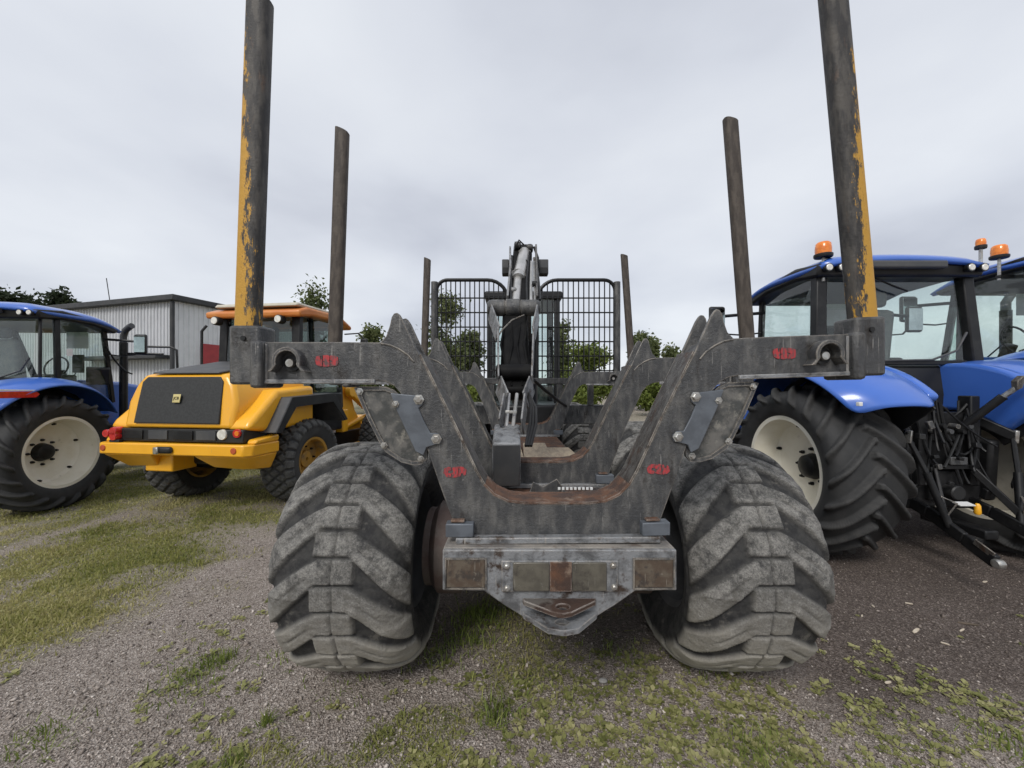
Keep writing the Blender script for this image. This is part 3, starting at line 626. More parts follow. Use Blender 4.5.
# headgate of round bars
hg = empty('headgate', (0, 5.63-FY, 0), fw); HG = lambda x, y: q2(x, y, 5.63)
def gv(a): return (a[0], 0, a[1])
zg0, zg1 = HG(0, 380)[1], HG(0, 280)[1]
vert = MB().tube([(0, 0, 0), (0, 0, 1)], .009, 6).mesh('bar', BLACK, True); hori = MB().tube([(0, 0, 0), (1, 0, 0)], .011, 6).mesh('bar', BLACK, True)
for s, a, b in ((-1, 434.5, 508), (1, 537, 617)):
    x0, x1 = HG(a, 0)[0], HG(b, 0)[0]; ro = .24; ri = .30; zt_ = zg1
    xo, xi = (x0, x1) if s < 0 else (x1, x0); d = 1 if s < 0 else -1
    arc = lambda cx, cz, r, t0, t1: [(cx+r*math.cos(R(t)), 0, cz+r*math.sin(R(t))) for t in np.linspace(t0, t1, 8)]
    pth = [(xo+d*.03, 0, zg0)]+[(xo+d*.03, 0, zt_-.16)]+(arc(xo+d*.19, zt_-.16, .16, 180, 90) if s < 0 else arc(xo+d*.19, zt_-.16, .16, 0, 90))
    pth += (arc(xi-d*ri, zt_-ri, ri, 90, 0) if s < 0 else arc(xi-d*ri, zt_-ri, ri, 90, 180))+[(xi, 0, zg0)]
    MB().tube(pth, .027, 8).build('gate_hoop', BLACK, hg, smooth=True)
    MB().tube([(xo, .0, zg0-.05), (xo, .0, zt_-.03)], .05, 12).build('gate_post', STEEL, hg, smooth=True)
    n = 15; lo_, hi_ = min(xo+d*.03, xi), max(xo+d*.03, xi)
    for k in range(1, n):
        x = lo_+(hi_-lo_)*k/n; di = abs(x-xi); do = abs(x-(xo+d*.03)); top = zt_
        if di < ri: top = zt_-ri+math.sqrt(max(ri**2-(ri-di)**2, 0))
        if do < .16: top = min(top, zt_-.16+math.sqrt(max(.16**2-(.16-do)**2, 0)))
        place('bar', vert, hg, (x, 0, zg0), sc=(1, 1, top-zg0))
    for z in np.arange(zt_-.26, zg0-.01, -.213): place('bar', hori, hg, (lo_, .018, z), sc=(hi_-lo_, 1, 1))
MB().box(HG(434, 0)[0], HG(618, 0)[0], -.04, .06, HG(0, 384)[1], HG(0, 378)[1]).build('gate_rail', STEEL, hg, .008)
MB().box(HG(452, 0)[0], HG(606, 0)[0], -.02, .10, HG(0, 424)[1], HG(0, 405)[1]).build('lower_panel', STEEL, hg, .01)
for x in (-.95, -.5, .5, .95): MB().box(x-.04, x+.04, -.03, .05, HG(0, 405)[1], HG(0, 384)[1]).build('gate_strut', STEEL, hg, .005)
MB().box(-.5, .5, -.3, .35, .85, 1.45).build('gate_base', BLACK, hg, .03)

# cab, hood and cabin frame far in front
cb_ = empty('cab', (0, 8.0-FY, 0), fw); x0, x1, zc0, zc1 = -.72, .80, 1.35, 3.62
for x in (x0, x1-.12):
    for y in (0, 1.5): MB().box(x, x+.12, y, y+.1, zc0, zc1-.1).build('pillar', BLACK, cb_, .02)
MB().box(x0-.05, x1+.05, -.06, 1.7, zc1-.099, zc1+.06).build('roof', BLACK, cb_, .04)
MB().box(x0-.03, x1+.03, -.03, 1.63, .75, zc0-.001).build('cab_body', BLACK, cb_, .05)
MB().box(x0+.121, x1-.121, .03, .04, zc0, zc1-.1).build('rear_window', GLASS, cb_)
MB().box(x0+.121, x1-.121, 1.55, 1.56, zc0, zc1-.1).build('front_window', GLASS, cb_)
MB().box(x0+.35, x0+.39, .0, .025, zc0, zc1-.1).build('window_bar', BLACK, cb_)
st = MB().box(-.2, .35, .6, .75, 1.4, 2.35).build('seat', SEATM, cb_, .08)
MB().box(-.9, .9, 9.8-FY, 11.6-FY, .8, 1.75).build('engine_hood', STEEL, fw, .1)
MB().box(-.5, .5, 5.9-FY, 9.7-FY, .65, .95).build('front_frame', BLACK, fw, .03)
cn = MB().lathe([(.10, 0), (.12, .02), (.12, .3), (.06, .36)], 'z', (.13, 6.6-FY, 1.82), 16).build('blue_canister', mat('blue_can', (.12, .30, .55), .4), fw, smooth=True)

# crane folded into the load space
kr = empty('crane', (0, 5.95-FY, 0), fw)
def K(x, y, Z):
    a = px(x, y, Z); return (a[0]-FX, Z-5.95, a[2])
MB().lathe([(.30, .9), (.30, 1.25), (.20, 1.3), (.19, 2.3), (.22, 2.34), (.22, 2.5)], 'z', (0, 0, 0), 24).build('pillar', BLACK, kr, smooth=True)
MB().bar((0, -.05, 2.42), K(523, 254, 4.75), .20, .26).build('main_boom', STEEL, kr, .02)
ZT = lambda t: 4.6-2.15*t
def ZY(y):   # depth of the outer boom's axis where it shows at picture row y
    lo_, hi_ = 0., 1.
    for _ in range(40):
        t = (lo_+hi_)/2; yy = HY-(1.635-2.1*t)/(4.6-2.15*t)*F
        lo_, hi_ = (t, hi_) if yy < y else (lo_, t)
    return ZT(lo_)
def KP(x, y, dz=0): return K(x, y, ZY(y)+dz)
def strip(pts, wd, ht, name, m, bev=.006, dz=0):
    o = MB()
    for a, b in zip(pts[:-1], pts[1:]): o.bar(KP(*a, dz), KP(*b, dz), wd, ht)
    return o.build(name, m, kr, bev)
strip([(510, 254), (510.5, 276), (508, 304)], .022, .20, 'boom_side_plate', STEEL2, dz=.1)
strip([(536, 252), (536.5, 276), (537, 304)], .022, .20, 'boom_side_plate', STEEL, dz=.1)
MB().bar(K(523, 250, 4.72), K(520, 306, 3.85), .22, .16).build('outer_boom_back', CAVSHADE, kr, .02)
MB().tube([KP(524.5, 252), KP(518.5, 279)], .062, 16, .070).build('lift_cylinder', CHROME, kr, smooth=True)
MB().lathe([(.07, -.02), (.086, -.015), (.086, .02), (.07, .025)], 'y', (0, 0, 0), 16).build('cylinder_gland', STEEL, kr, smooth=True, loc=KP(518, 277))
MB().tube([KP(518, 279, .02), KP(515.5, 305, .02)], .045, 16).build('piston_rod', CHROME, kr, smooth=True)
MB().tube([KP(531, 262), KP(531, 304)], .018, 8).build('hydraulic_pipe', CHROME, kr, smooth=True)
MB().tube([KP(534, 258), KP(535, 304)], .014, 8).build('hydraulic_pipe', STEEL2, kr, smooth=True)
for a, b, c, d in ((514, 250, 521, 243.5), (526, 252, 533, 246), (518, 256, 531, 252)): MB().box(*(lambda p, q: (p[0], q[0], p[1]-.1, p[1], p[2], q[2]))(K(a, b, 4.6), K(c, d, 4.6))).build('elbow_cover', STEEL, kr, .03)
MB().tube([K(534, 247, 4.55), K(538, 258, 4.5), K(537, 275, 4.4)], .014, 8).build('hose', BLACK, kr, smooth=True)
for a, b, c, d in ((512, 256, 511, 302), (529, 256, 527, 302), (540, 300, 536, 262)): MB().tube([KP(a, b, -.04), KP((a+c)/2+random.uniform(-2, 2), (b+d)/2, -.06), KP(c, d, -.04)], .013, 6).build('hose', BLACK, kr, smooth=True)
for a, b, r_ in ((516, 246, .05), (530, 249, .04), (524, 262, .028), (513, 290, .028), (534, 284, .03)): MB().lathe([(r_*.6, -.02), (r_, -.015), (r_, .03), (r_*.6, .035)], 'x', KP(a, b, -.05), 14).build('pivot_pin', (BLACK, STEEL2)[a % 2], kr, smooth=True)
MB().tube([K(517, 244, 4.5), K(519, 240, 4.5), K(524, 245, 4.5)], .01, 6).build('hose', BLACK, kr, smooth=True)
for a, b in ((502, 509), (538.5, 548.5)):
    p, q = K(a, 274, 4.5), K(b, 259, 4.5)
    MB().box(p[0], q[0], p[1], p[1]+.12, p[2], q[2]).build('work_light', GREYPL, kr, .01)
    MB().box(p[0]+.008, q[0]-.008, p[1]-.006, p[1]-.0005, p[2]+.008, p[2]+.075).build('light_lens', BLACK, kr)
p, q = KP(487.5, 308), KP(540, 308); rr = 8.2/F*ZY(308); Lx = q[0]-p[0]
MB().lathe([(rr*.7, 0), (rr*.95, .02), (rr, .05), (rr, .16), (rr*.9, .165), (rr*.9, .175), (rr*1.1, .18), (rr*1.1, Lx-.20), (rr*.9, Lx-.195), (rr*.9, Lx-.185), (rr, Lx-.18), (rr, Lx-.05), (rr*.95, Lx-.02), (rr*.7, Lx)], 'x', p, 24).build('link_pin_tube', STEEL, kr, smooth=True)
strip([(490, 312), (498, 334), (498.5, 384), (505.5, 401), (500.5, 427)], .014, .17, 'fork_plate', STEEL2)
strip([(538, 312), (533.5, 334), (532, 384), (525.5, 401), (522.5, 427)], .014, .17, 'fork_plate', STEEL2)
MB().bar(KP(515, 318, .17), KP(515, 396, .17), .24, .14).build('grapple_link', CAVSHADE, kr, .03)
for a in (505, 512, 521, 527): MB().tube([KP(a, 322, .07), KP(a+random.uniform(-5, 5), 345, .02), KP(a+random.uniform(-4, 4), 366, .08), KP(a+random.uniform(-2, 2), 386, .07)], random.uniform(.008, .013), 8).build('hose', CAVSHADE, kr, smooth=True)
MB().lathe([(.045, -.15), (.06, -.14), (.06, .14), (.045, .15)], 'x', KP(515, 372), 16).build('cross_pin', CAVSHADE, kr, smooth=True)
MB().tube([KP(497, 338, -.05), KP(502, 330, -.07), KP(512, 320, -.08), KP(524, 315, -.05)], .007, 6).build('lashing_chain', WORN, kr, smooth=True)
for a, b in ((509, 508), (517, 515)): MB().tube([KP(a, 394, .03), KP(b-2, 427, .03)], .014, 8).build('telescope_rod', CHROME, kr, smooth=True)
p = KP(511, 412, -.03); MB().obox(p, (.085, .012, .02)).build('rod_clamp', BOLT, kr, .003)
bx = MB(); a = K(506.5, 463, 2.42); bx.obox((0, .16, .03), (.178, .36, .30), (R(14), 0, 0)); bx.build('boom_end_box', STEEL2, kr, .018, loc=a, seg=3)
MB().obox((0, 0, 0), (.165, .012, .28), (R(14), 0, 0)).build('boom_end_cap', GREYPL, kr, .006, loc=(a[0], a[1]-.022, a[2]-.012))
for dx in (.0, .012, .024): MB().tube([KP(528, 392, 0), KP(531+dx*200, 408, -.02), KP(530+dx*250, 424, -.02), KP(526+dx*200, 446, -.05)], .011, 8).build('hose', BLACK, kr, smooth=True)
MB().tube([K(534, 380, 4.2), K(545, 390, 4.5), K(560, 402, 4.9), K(566, 406, 5.2)], .02, 8).build('hose', BLACK, kr, smooth=True)

# ------------------------------------------------------------------ blue tractors
def catenary(a, b, sag, n=7):
    a, b = Vector(a), Vector(b); return [a.lerp(b, i/(n-1))-Vector((0, 0, sag*4*(i/(n-1))*(1-i/(n-1)))) for i in range(n)]
rimR = MB(); rimR.lathe([(.50, .27), (.545, .275), (.55, .26), (.52, .245), (.505, .20), (.49, .10), (.47, .04), (.47, -.2), (.50, -.26), (.55, -.27), (.545, -.285), (.50, -.28), (.455, -.2), (.455, .02), (.475, .10), (.488, .2)], 'x', (0, 0, 0), 56, True)
rimR = rimR.mesh('rim', CREAM, True)
discR = MB().lathe([(.457, .03), (.457, .012), (.36, -.03), (.24, -.06), (.14, -.06), (.14, -.085), (.24, -.085), (.36, -.055)], 'x', (0, 0, 0), 48, True).mesh('wheel_disc', CREAM, True)
discB = MB().lathe([(.462, -.0), (.456, -.10), (.30, -.115), (.02, -.125), (.02, -.09), (.30, -.09), (.45, -.06)], 'x', (0, 0, 0), 48, True).mesh('wheel_back', GREYRIM, True)
hubR = MB().lathe([(.135, -.09), (.135, -.05), (.115, .02), (.09, .035), (.03, .04)], 'x', (0, 0, 0), 28).mesh('hub', BLACK, True)
nutR = MB().lathe([(.020, -.062), (.020, -.035), (.013, -.033), (.013, -.015)], 'x', (0, 0, 0), 6).mesh('wheel_nut', BLACK)
rimFt = MB().lathe([(.34, .2), (.375, .205), (.375, .19), (.34, .16), (.32, .04), (.10, .02), (.10, .08), (.02, .09), (.02, .0), (.10, -.02), (.30, -.02), (.34, -.19), (.375, -.2), (.34, -.205), (.30, -.1), (.30, .0)], 'x', (0, 0, 0), 36, True).mesh('rim', CREAM, True)
def arc_sheet(m, r0, r1, a0, a1, x0, x1, cz, n=22, ctr=0):
    """curved fender sheet between radii r0 and r1 about the wheel axis"""
    ang = [R(a0+(a1-a0)*i/(n-1)) for i in range(n)]
    o = [(ctr-r1*math.cos(t), cz+r1*math.sin(t)) for t in ang]; i_ = [(ctr-r0*math.cos(t), cz+r0*math.sin(t)) for t in ang[::-1]]
    return m.prism(o+i_, x0, x1, 'yz')
def pane(pts, th=.006):
    """flat glass pane through 3D points, given a thickness"""
    P = [Vector(p) for p in pts]; nrm = (P[1]-P[0]).cross(P[2]-P[0]).normalized()*th/2; n = len(P)
    return MB().add([p+nrm for p in P]+[p-nrm for p in P], [tuple(range(n)), tuple(range(2*n-1, n-1, -1))]+[(i, (i+1) % n, (i+1) % n+n, i+n) for i in range(n)])
def tractor(loc, rz, sc, label, hitch=True, extras='left'):
    t = empty('tractor', loc, None, rz); t.scale = (sc, sc, sc); tag(t, label, 'tractor', 'blue tractors parked in the yard')
    for s in (-1, 1):
        wl = empty('rear_wheel', (s*1.05, 0, .855), t); place('tyre', T_TRR, wl)
        fl = (0, 0, math.pi) if s < 0 else (0, 0, 0)
        place('rim', rimR, wl, rot=fl); place('wheel_disc', discR, wl, rot=fl); place('wheel_back', discB, wl, rot=fl); place('hub', hubR, wl, rot=fl)
        for k in range(8): place('wheel_nut', nutR, wl, (0, .185*math.cos(k*math.pi/4), .185*math.sin(k*math.pi/4)), fl)
        for k in range(6): place('rim_lug', nutR, wl, (s*.06, .43*math.cos(k*math.pi/3+.3), .43*math.sin(k*math.pi/3+.3)), fl)
        wl = empty('front_wheel', (s*.95, 2.75, .63), t); place('tyre', T_TRF, wl); place('rim', rimFt, wl, rot=fl)
        # fender: curved top, inner wall
        fd = empty('fender', (0, 0, 0), t); m = MB()
        ang = [38, 46, 56, 68, 80, 92, 104, 116, 128, 140, 150]; nX = 7; vs = []
        for k, a in enumerate(ang):
            for j in range(nX):
                f = j/(nX-1); xo = .58+(.80-.10*(abs(a-95)/60)**2)*f
                if k == 0: xo = .62+.60*f
                dr = -.10*max(0, f-.78)/.22-.03*max(0, .2-f)/.2+.02*math.sin(f*math.pi)
                rr = 1.12+dr-(.05*f if k == 0 else 0); vs.append((s*xo, -rr*math.cos(R(a)), .855+rr*math.sin(R(a))))
        fs = [(k*nX+j, k*nX+j+1, (k+1)*nX+j+1, (k+1)*nX+j) for k in range(len(ang)-1) for j in range(nX-1)]
        o = m.add(vs, fs).build('fender_top', BLUE, fd, smooth=True); sd_ = o.modifiers.new('s', 'SUBSURF'); sd_.levels = sd_.render_levels = 2; so_ = o.modifiers.new('t', 'SOLIDIFY'); so_.thickness = .022; so_.offset = 0
        a, b = sorted((s*.48, s*.60)); arc_sheet(MB(), .60, 1.105, 44, 128, a, b, .855).build('fender_inner_wall', BLUE, fd, .07, seg=5)
        a, b = sorted((s*.602, s*.615)); arc_sheet(MB(), .45, 1.08, 38, 150, a, b, .855).build('fender_liner', PLAST, fd, .004)
    # body
    MB().box(-.42, .42, -.35, .55, .5, 1.35).build('rear_axle_housing', BLACK, t, .05)
    MB().box(-.35, .35, .5, 3.0, .55, 1.05).build('chassis', BLACK, t, .05)
    hp = [(1.15, 1.15), (1.15, 1.98), (1.9, 1.95), (3.0, 1.78), (3.45, 1.60), (3.55, 1.3), (3.5, .95), (2.9, .9)]
    MB().prism(hp, -.44, .44, 'yz').build('hood', BLUE, t, .07, seg=3)
    MB().box(-.30, .30, 3.56, 3.60, 1.0, 1.5).build('front_grille', PLAST, t, .01)
    MB().box(-.55, .55, 2.65, 2.85, .5, .75).build('front_axle', BLACK, t, .03)
    # cab
    cb = empty('cab', (0, 0, 0), t)
    MB().prism([(.10, 1.15), (.06, 1.62), (.10, 1.93), (.30, 2.0), (1.30, 1.72), (1.30, 1.15)], -.60, .60, 'yz').build('cab_floor', PLAST, cb, .02)
    C = {}  # pillar feet and heads
    for s in (-1, 1):
        C['rb', s] = (s*.86, .10, 1.95); C['rt', s] = (s*.80, .16, 2.98); dy = {'right': .17, 'left': .36, 'far': .17}[extras]; C['mb', s] = (s*.82, dy+.02, 1.90); C['mt', s] = (s*.82, dy, 3.0)
        C['fb', s] = (s*.60, 1.52, 1.55); C['ft', s] = (s*.78, 1.15, 2.95)
        MB().bar(C['rb', s], C['rt', s], .12 if extras == 'right' else .035, .10 if extras == 'right' else .04, (0, 1, 0)).build('rear_pillar', BLACK, cb, .015)
        MB().bar(C['fb', s], C['ft', s], .06, .07, (0, 1, 0)).build('front_pillar', BLACK, cb, .01)
        MB().bar(C['mb', s], C['mt', s], .05, .08, (0, 1, 0)).build('door_pillar', BLACK, cb, .01)
        o_ = lambda p: (p[0], p[1], p[2])
        pane([C['mb', s], (s*.70, 1.3, 1.45), C['fb', s], C['ft', s], C['mt', s]]).build('door_glass', GLASS, cb)
        pane([C['rb', s], C['mb', s], C['mt', s], C['rt', s]]).build('side_glass', GLASS, cb) if extras == 'left' else None
        MB().bar((s*.78, .12, 1.93), (s*.70, 1.3, 1.43), .05, .06).build('door_sill', BLACK, cb, .01)
    pane([(-.74, .10, 1.98), (.74, .10, 1.98), (.74, .16, 2.94), (-.74, .16, 2.94)]).build('rear_glass', GLASS, cb)
    pane([(-.58, 1.52, 1.58), (.58, 1.52, 1.58), (.74, 1.16, 2.93), (-.74, 1.16, 2.93)]).build('windscreen', GLASS, cb)
    g = MB(); g.bar((-.74, .085, 1.97), (.74, .085, 1.97), .05, .05); g.bar((-.74, .13, 2.95), (.74, .13, 2.95), .05, .06); g.build('rear_window_frame', BLACK, cb, .008)
    MB().tube([(-.74, .07, 2.02), (-.2, .055, 1.99), (.35, .055, 2.0), (.62, .06, 2.10), (.74, .07, 2.30)], .012, 6).build('window_seal', GREYPL, cb, smooth=True)
    # roof: crowned shell with dark underside
    nx2, ny2 = 13, 15; vs = []
    for j in range(ny2):
        v = j/(ny2-1); y = -.02+v*1.42
        for i in range(nx2):
            u = i/(nx2-1)*2-1; ex = .93-.05*(2*v-1)**4
            edge = max(abs(u)**5, abs(2*v-1)**6*.9); vs.append((u*ex, y, 3.20-.13*edge-.05*u*u-.16*max(0, v-.55)**2*4))
    fs = [(j*nx2+i, j*nx2+i+1, (j+1)*nx2+i+1, (j+1)*nx2+i) for j in range(ny2-1) for i in range(nx2-1)]
    o = MB().add(vs, fs).build('roof', BLUE, cb, smooth=True); so_ = o.modifiers.new('t', 'SOLIDIFY'); so_.thickness = .05; so_.offset = -1
    MB().prism([(.05, 2.90), (.02, 3.04), (.4, 3.09), (1.0, 3.02), (1.34, 2.90), (1.27, 2.83), (.9, 2.92), (.4, 2.94)], -.90, .90, 'yz').build('roof_lining', BLACK, cb, .03)
    MB().box(-.40, .42, -.045, .03, 2.97, 3.055).build('roof_vent_panel', GREYPL, cb, .02)
    for s in (-1, 1):
        for dx in (.0, .14):
            MB().lathe([(.035, .0), (.045, -.02), (.045, -.05), (.02, -.052)], 'y', (s*(.83-dx), .03, 2.985), 16).build('work_light', PLAST, cb, smooth=True)
            MB().lathe([(.036, -.053), (.030, -.058)], 'y', (s*(.83-dx), .03, 2.985), 16).build('light_lens', WHITEL, cb, smooth=True)
    for bx_, by_, bz, k in {'right': [(-.80, .10, 3.125, 1.1), (.93, .10, 3.22, .6)], 'far': [(-.96, .55, 3.12, 1.05)], 'left': []}[extras]:
        MB().tube([(bx_, by_, bz-.26), (bx_, by_, bz)], .016, 8).build('beacon_post', BOLT, cb, smooth=True)
        MB().lathe([(.075*k, 0), (.08*k, .01), (.08*k, .035), (.068*k, .04)], 'z', (bx_, by_, bz), 20).build('beacon_base', PLAST, cb, smooth=True)
        MB().lathe([(.068*k, .0401), (.070*k, .04+.05*k), (.064*k, .04+.10*k), (.05*k, .04+.115*k), (.02*k, .04+.118*k)], 'z', (bx_, by_, bz), 20).build('beacon_lens', AMBER, cb, smooth=True)
    if extras == 'far': MB().bar((-.80, .55, 2.90), (-.98, .55, 2.90), .05, .04).build('beacon_bracket', BLACK, cb, .006)
    # inside: seat, wheel, console
    MB().box(-.26, .26, .45, .95, 1.80, 1.98).build('seat_cushion', SEATM, cb, .05)
    MB().obox((0, .42, 2.28), (.48, .13, .66), (R(6), 0, 0)).build('seat_back', SEATM, cb, .06)
    MB().obox((0, .36, 2.72), (.26, .09, .18), (R(6), 0, 0)).build('headrest', SEATM, cb, .04)
    MB().box(.30, .50, .5, 1.0, 1.72, 2.06).build('armrest_console', PLAST, cb, .03)
    MB().bar((0, 1.35, 1.7), (0, 1.18, 2.15), .12, .10, (0, 1, 0)).build('steering_column', PLAST, cb, .02)
    wh = MB(); tor = [(0.2*math.cos(k*math.pi/10), .05*math.sin(k*math.pi/10), .19*math.sin(k*math.pi/10)) for k in range(21)]
    wh.tube(tor, .014, 6).build('steering_wheel', BLACK, cb, smooth=True, loc=(0, 1.13, 2.2))
    MB().box(.42, .60, .98, 1.02, 2.10, 2.42).build('monitor', PLAST, cb, .01)
    MB().tube([(-.3, 1.50, 1.68), (.15, 1.36, 2.2)], .010, 5).build('wiper', BLACK, cb)
    MB().tube([(-.30, .085, 2.92), (-.05, .07, 2.80), (.1, .075, 2.75)], .011, 5).build('rear_wiper', BLACK, cb)
    MB().box(.10, .48, 1.20, 1.204, 2.55, 2.85).build('sun_visor', WHITEP, cb)
    # mirrors
    for s in (-1, 1):
        mr = empty('mirror', (0, 0, 0), t)
        MB().tube([(s*.78, 1.18, 2.72), (s*1.10, 1.22, 2.70), (s*1.36, 1.24, 2.68)], .022, 8).build('mirror_arm', BLACK, mr, smooth=True)
        MB().box(s*1.37-.11, s*1.37+.11, 1.20, 1.26, 2.46, 2.82).build('mirror_head', PLAST, mr, .03)
        MB().box(s*1.37-.095, s*1.37+.095, 1.194, 1.1995, 2.49, 2.79).build('mirror_glass', MATS.get('mirror_silver') or mat('mirror_silver', (.6, .62, .64), .05, 1.0), mr)
        MB().tube([(s*.78, 1.19, 2.45), (s*1.0, 1.22, 2.42), (s*1.24, 1.25, 2.44), (s*1.30, 1.25, 2.50)], .012, 6).build('mirror_stay', BLACK, mr, smooth=True)
    ex = MB().tube([(.62, 1.72, 1.2), (.62, 1.72, 2.72)], .065, 14).build('exhaust_pipe', BLACK, t, smooth=True)
    MB().tube([(.62, 1.72, 2.72), (.62, 1.72, 2.84), (.67, 1.70, 2.95), (.80, 1.66, 3.03), (.84, 1.65, 3.04)], .055, 12).build('exhaust_outlet', GREYPL, t, smooth=True)
    MB().tube(catenary((.78, 1.2, 2.6), (.80, 1.7, 2.1), .1), .014, 6).build('hose', BLACK, t, smooth=True)
    if extras == 'left':
        MB().tube([(.72, 1.9, 2.66), (1.3, 2.0, 2.66), (1.40, 2.0, 2.60), (1.42, 2.0, 2.2)], .022, 8).build('mirror_rail', BLACK, t, smooth=True)
        MB().tube([(.72, 1.7, 2.50), (1.3, 1.8, 2.50)], .022, 8).build('mirror_rail', BLACK, t, smooth=True)
        MB().box(.862, .867, .47, .56, 2.36, 2.48).build('pillar_sticker', WHITEP, t)
        MB().bar((.70, 1.15, 2.2), (.60, 1.25, 1.9), .30, .10).build('dash_panel', PLAST, t, .02)
        rf = MB().box(1.08, 1.20, -.74, -.60, 1.57, 1.62)
        a = [(-.70, .0), (-.2, .02), (-.17, .06), (-.22, .10), (-.70, .08)]
        MB().prism([(-.95+(y+.7)*.8, 1.70+z*.9) for y, z in [(-.7, 0), (.0, .0), (.06, .05), (.0, .1), (-.7, .1)]], 1.335, 1.35, 'yz').build('red_marker_lamp', REDL, t, .004)
        MB().prism([(-.95+(y+.7)*.8, 1.70+z*.9) for y, z in [(-.7, .104), (.0, .104), (.05, .12), (-.7, .14)]], 1.335, 1.35, 'yz').build('white_marker_strip', WHITEP, t, .003)
    elif extras == 'right':
        MB().box(-1.30, -1.27, -.895, -.86, 1.545, 1.58).build('fender_badge', WHITEP, t, .004)
    if hitch:
        h = empty('rear_hitch', (0, -.4, 0), t)
        for s in (-1, 1):
            MB().box(s*.25-.045, s*.25+.045, -.02, .10, .75, 1.62).build('hitch_post', BLACK, h, .012)
            lk = MB(); pts = [(s*.27, .25, .62), (s*.30, -.10, .53), (s*.33, -.42, .40), (s*.36, -.66, .31)]
            for a, b in zip(pts[:-1], pts[1:]): lk.bar(a, b, .045, .11)
            lk.build('lower_link', BLACK, h, .012)
            MB().lathe([(.028, -.03), (.038, -.02), (.038, .02), (.028, .03)], 'x', (s*.365, -.68, .305), 16).build('link_ball_eye', BOLT, h, smooth=True)
            MB().bar((s*.365, -.52, .42), (s*.375, -.66, .36), .012, .05).build('link_latch', WORN, h, .004)
            MB().tube([(s*.32, -.30, .46), (s*.42, -.20, .92)], .030, 10).build('lift_rod', BLACK, h, smooth=True)
            MB().tube([(s*.42, -.20, .92), (s*.50, -.10, 1.25)], .020, 8).build('lift_rod_screw', BLACK, h, smooth=True)
            MB().bar((s*.50, -.12, 1.24), (s*.36, .15, 1.42), .05, .09).build('lift_arm', BLACK, h, .012)
            MB().bar((s*.505, -.115, 1.18), (s*.50, -.125, 1.30), .03, .05).build('lift_rod_clevis', BOLT, h, .006)
            MB().tube([(s*.34, -.30, .56), (s*.30, -.34, .68), (s*.36, -.27, .72), (s*.38, -.24, .62)], .008, 6).build('stabiliser_loop', STEEL, h, smooth=True)
            MB().tube(catenary((s*.30, .0, 1.4), (s*.14, -.08, .95), .12), .013, 6).build('hose', BLACK, h, smooth=True)
            MB().tube(catenary((s*.16, -.02, 1.5), (s*.22, -.12, 1.1), .08), .011, 6).build('hose', BLACK, h, smooth=True)
        MB().box(-.20, .20, -.06, .02, .92, .96).build('drawbar_shelf', BLACK, h, .005)
        MB().box(-.17, .17, .0, .12, .60, .90).build('pto_housing', BLACK, h, .02)
        MB().lathe([(.06, -.10), (.07, -.09), (.07, 0)], 'y', (0, 0, .70), 20).build('pto_guard', PLAST, h, smooth=True)
        MB().box(-.06, .10, -.085, -.055, .965, 1.04).build('coupler_block', GREYPL, h, .008)
        MB().obox((-.10, -.22, .64), (.14, .07, .010), (R(12), 0, 0)).build('white_plate', WHITEP, h, .002)
        MB().lathe([(.018, 0), (.026, .015), (.022, .08), (.012, .10)], 'z', (.0, -.24, .55), 14).build('yellow_plug', YELLOW, h, smooth=True)
        MB().box(-.06, .06, -.35, .2, .36, .44).build('drawbar', BLACK, h, .012)
        rh = random.Random(3)
        for k in range(14):
            a = (rh.uniform(-.24, .24), rh.uniform(-.02, .06), rh.uniform(1.30, 1.60)); b = (rh.uniform(-.30, .30), rh.uniform(-.16, .0), rh.uniform(.75, 1.25))
            MB().tube(catenary(a, b, rh.uniform(-.05, .16)), rh.uniform(.007, .014), 6).build('hose', (BLACK, PLAST, BLACK, BLACK)[k % 4], h, smooth=True)
        for k in range(12):
            p = (rh.uniform(-.40, .30), rh.uniform(-.12, -.02), rh.uniform(.70, 1.50)); q = rh.uniform(.025, .06)
            MB().obox(p, (q, q*.8, q*rh.uniform(.6, 1.8)), (rh.uniform(-.4, .4), rh.uniform(-.4, .4), 0)).build('bracket', (BLACK, BLACK, PLAST, STEEL, BLACK)[k % 5], h, .006)
        for s in (-1, 1):
            MB().bar((s*.46, .10, .60), (s*.40, .02, 1.20), .10, .16, (0, 1, 0)).build('lift_cylinder', BLACK, h, .03)
            MB().bar((s*.18, -.05, .92), (s*.34, -.28, .56), .03, .06).build('check_arm', BLACK, h, .008)
            MB().tube([(s*.44, -.14, .80), (s*.47, -.16, .95), (s*.50, -.13, .92), (s*.47, -.12, .76), (s*.44, -.14, .80)], .008, 6).build('handle_loop', BLACK, h, smooth=True)
        for k in range(6):
            x = -.16+k*.062; MB().lathe([(.022, -.07), (.026, -.05), (.026, .0)], 'y', (x, -.0, 1.28+.05*(k % 2)), 12).build('hydraulic_coupler', (STEEL, BLACK, GREYPL)[k % 3], h, smooth=True)
        MB().box(-.20, .20, .02, .10, 1.18, 1.46).build('valve_block', BLACK, h, .01)
        MB().tube([(.12, .0, 1.30), (.26, -.22, 1.62)], .035, 10).build('top_link_barrel', BLACK, h, smooth=True)
        MB().tube([(.26, -.22, 1.62), (.30, -.28, 1.70)], .022, 10).build('top_link_screw', STEEL2, h, smooth=True)
        hk = [(0, 0), (.05, .02), (.07, .08), (.14, .10), (.16, .06), (.20, .09), (.17, .15), (.06, .16), (-.01, .10)]
        MB().prism([(.28+a*.8, 1.68+b*.8) for a, b in hk], -.31, -.26).build('top_link_hook', WORN, h, .006)
        MB().tube(catenary((-.2, .05, 1.52), (.22, .02, 1.55), .14), .012, 6).build('hose', BLACK, h, smooth=True)
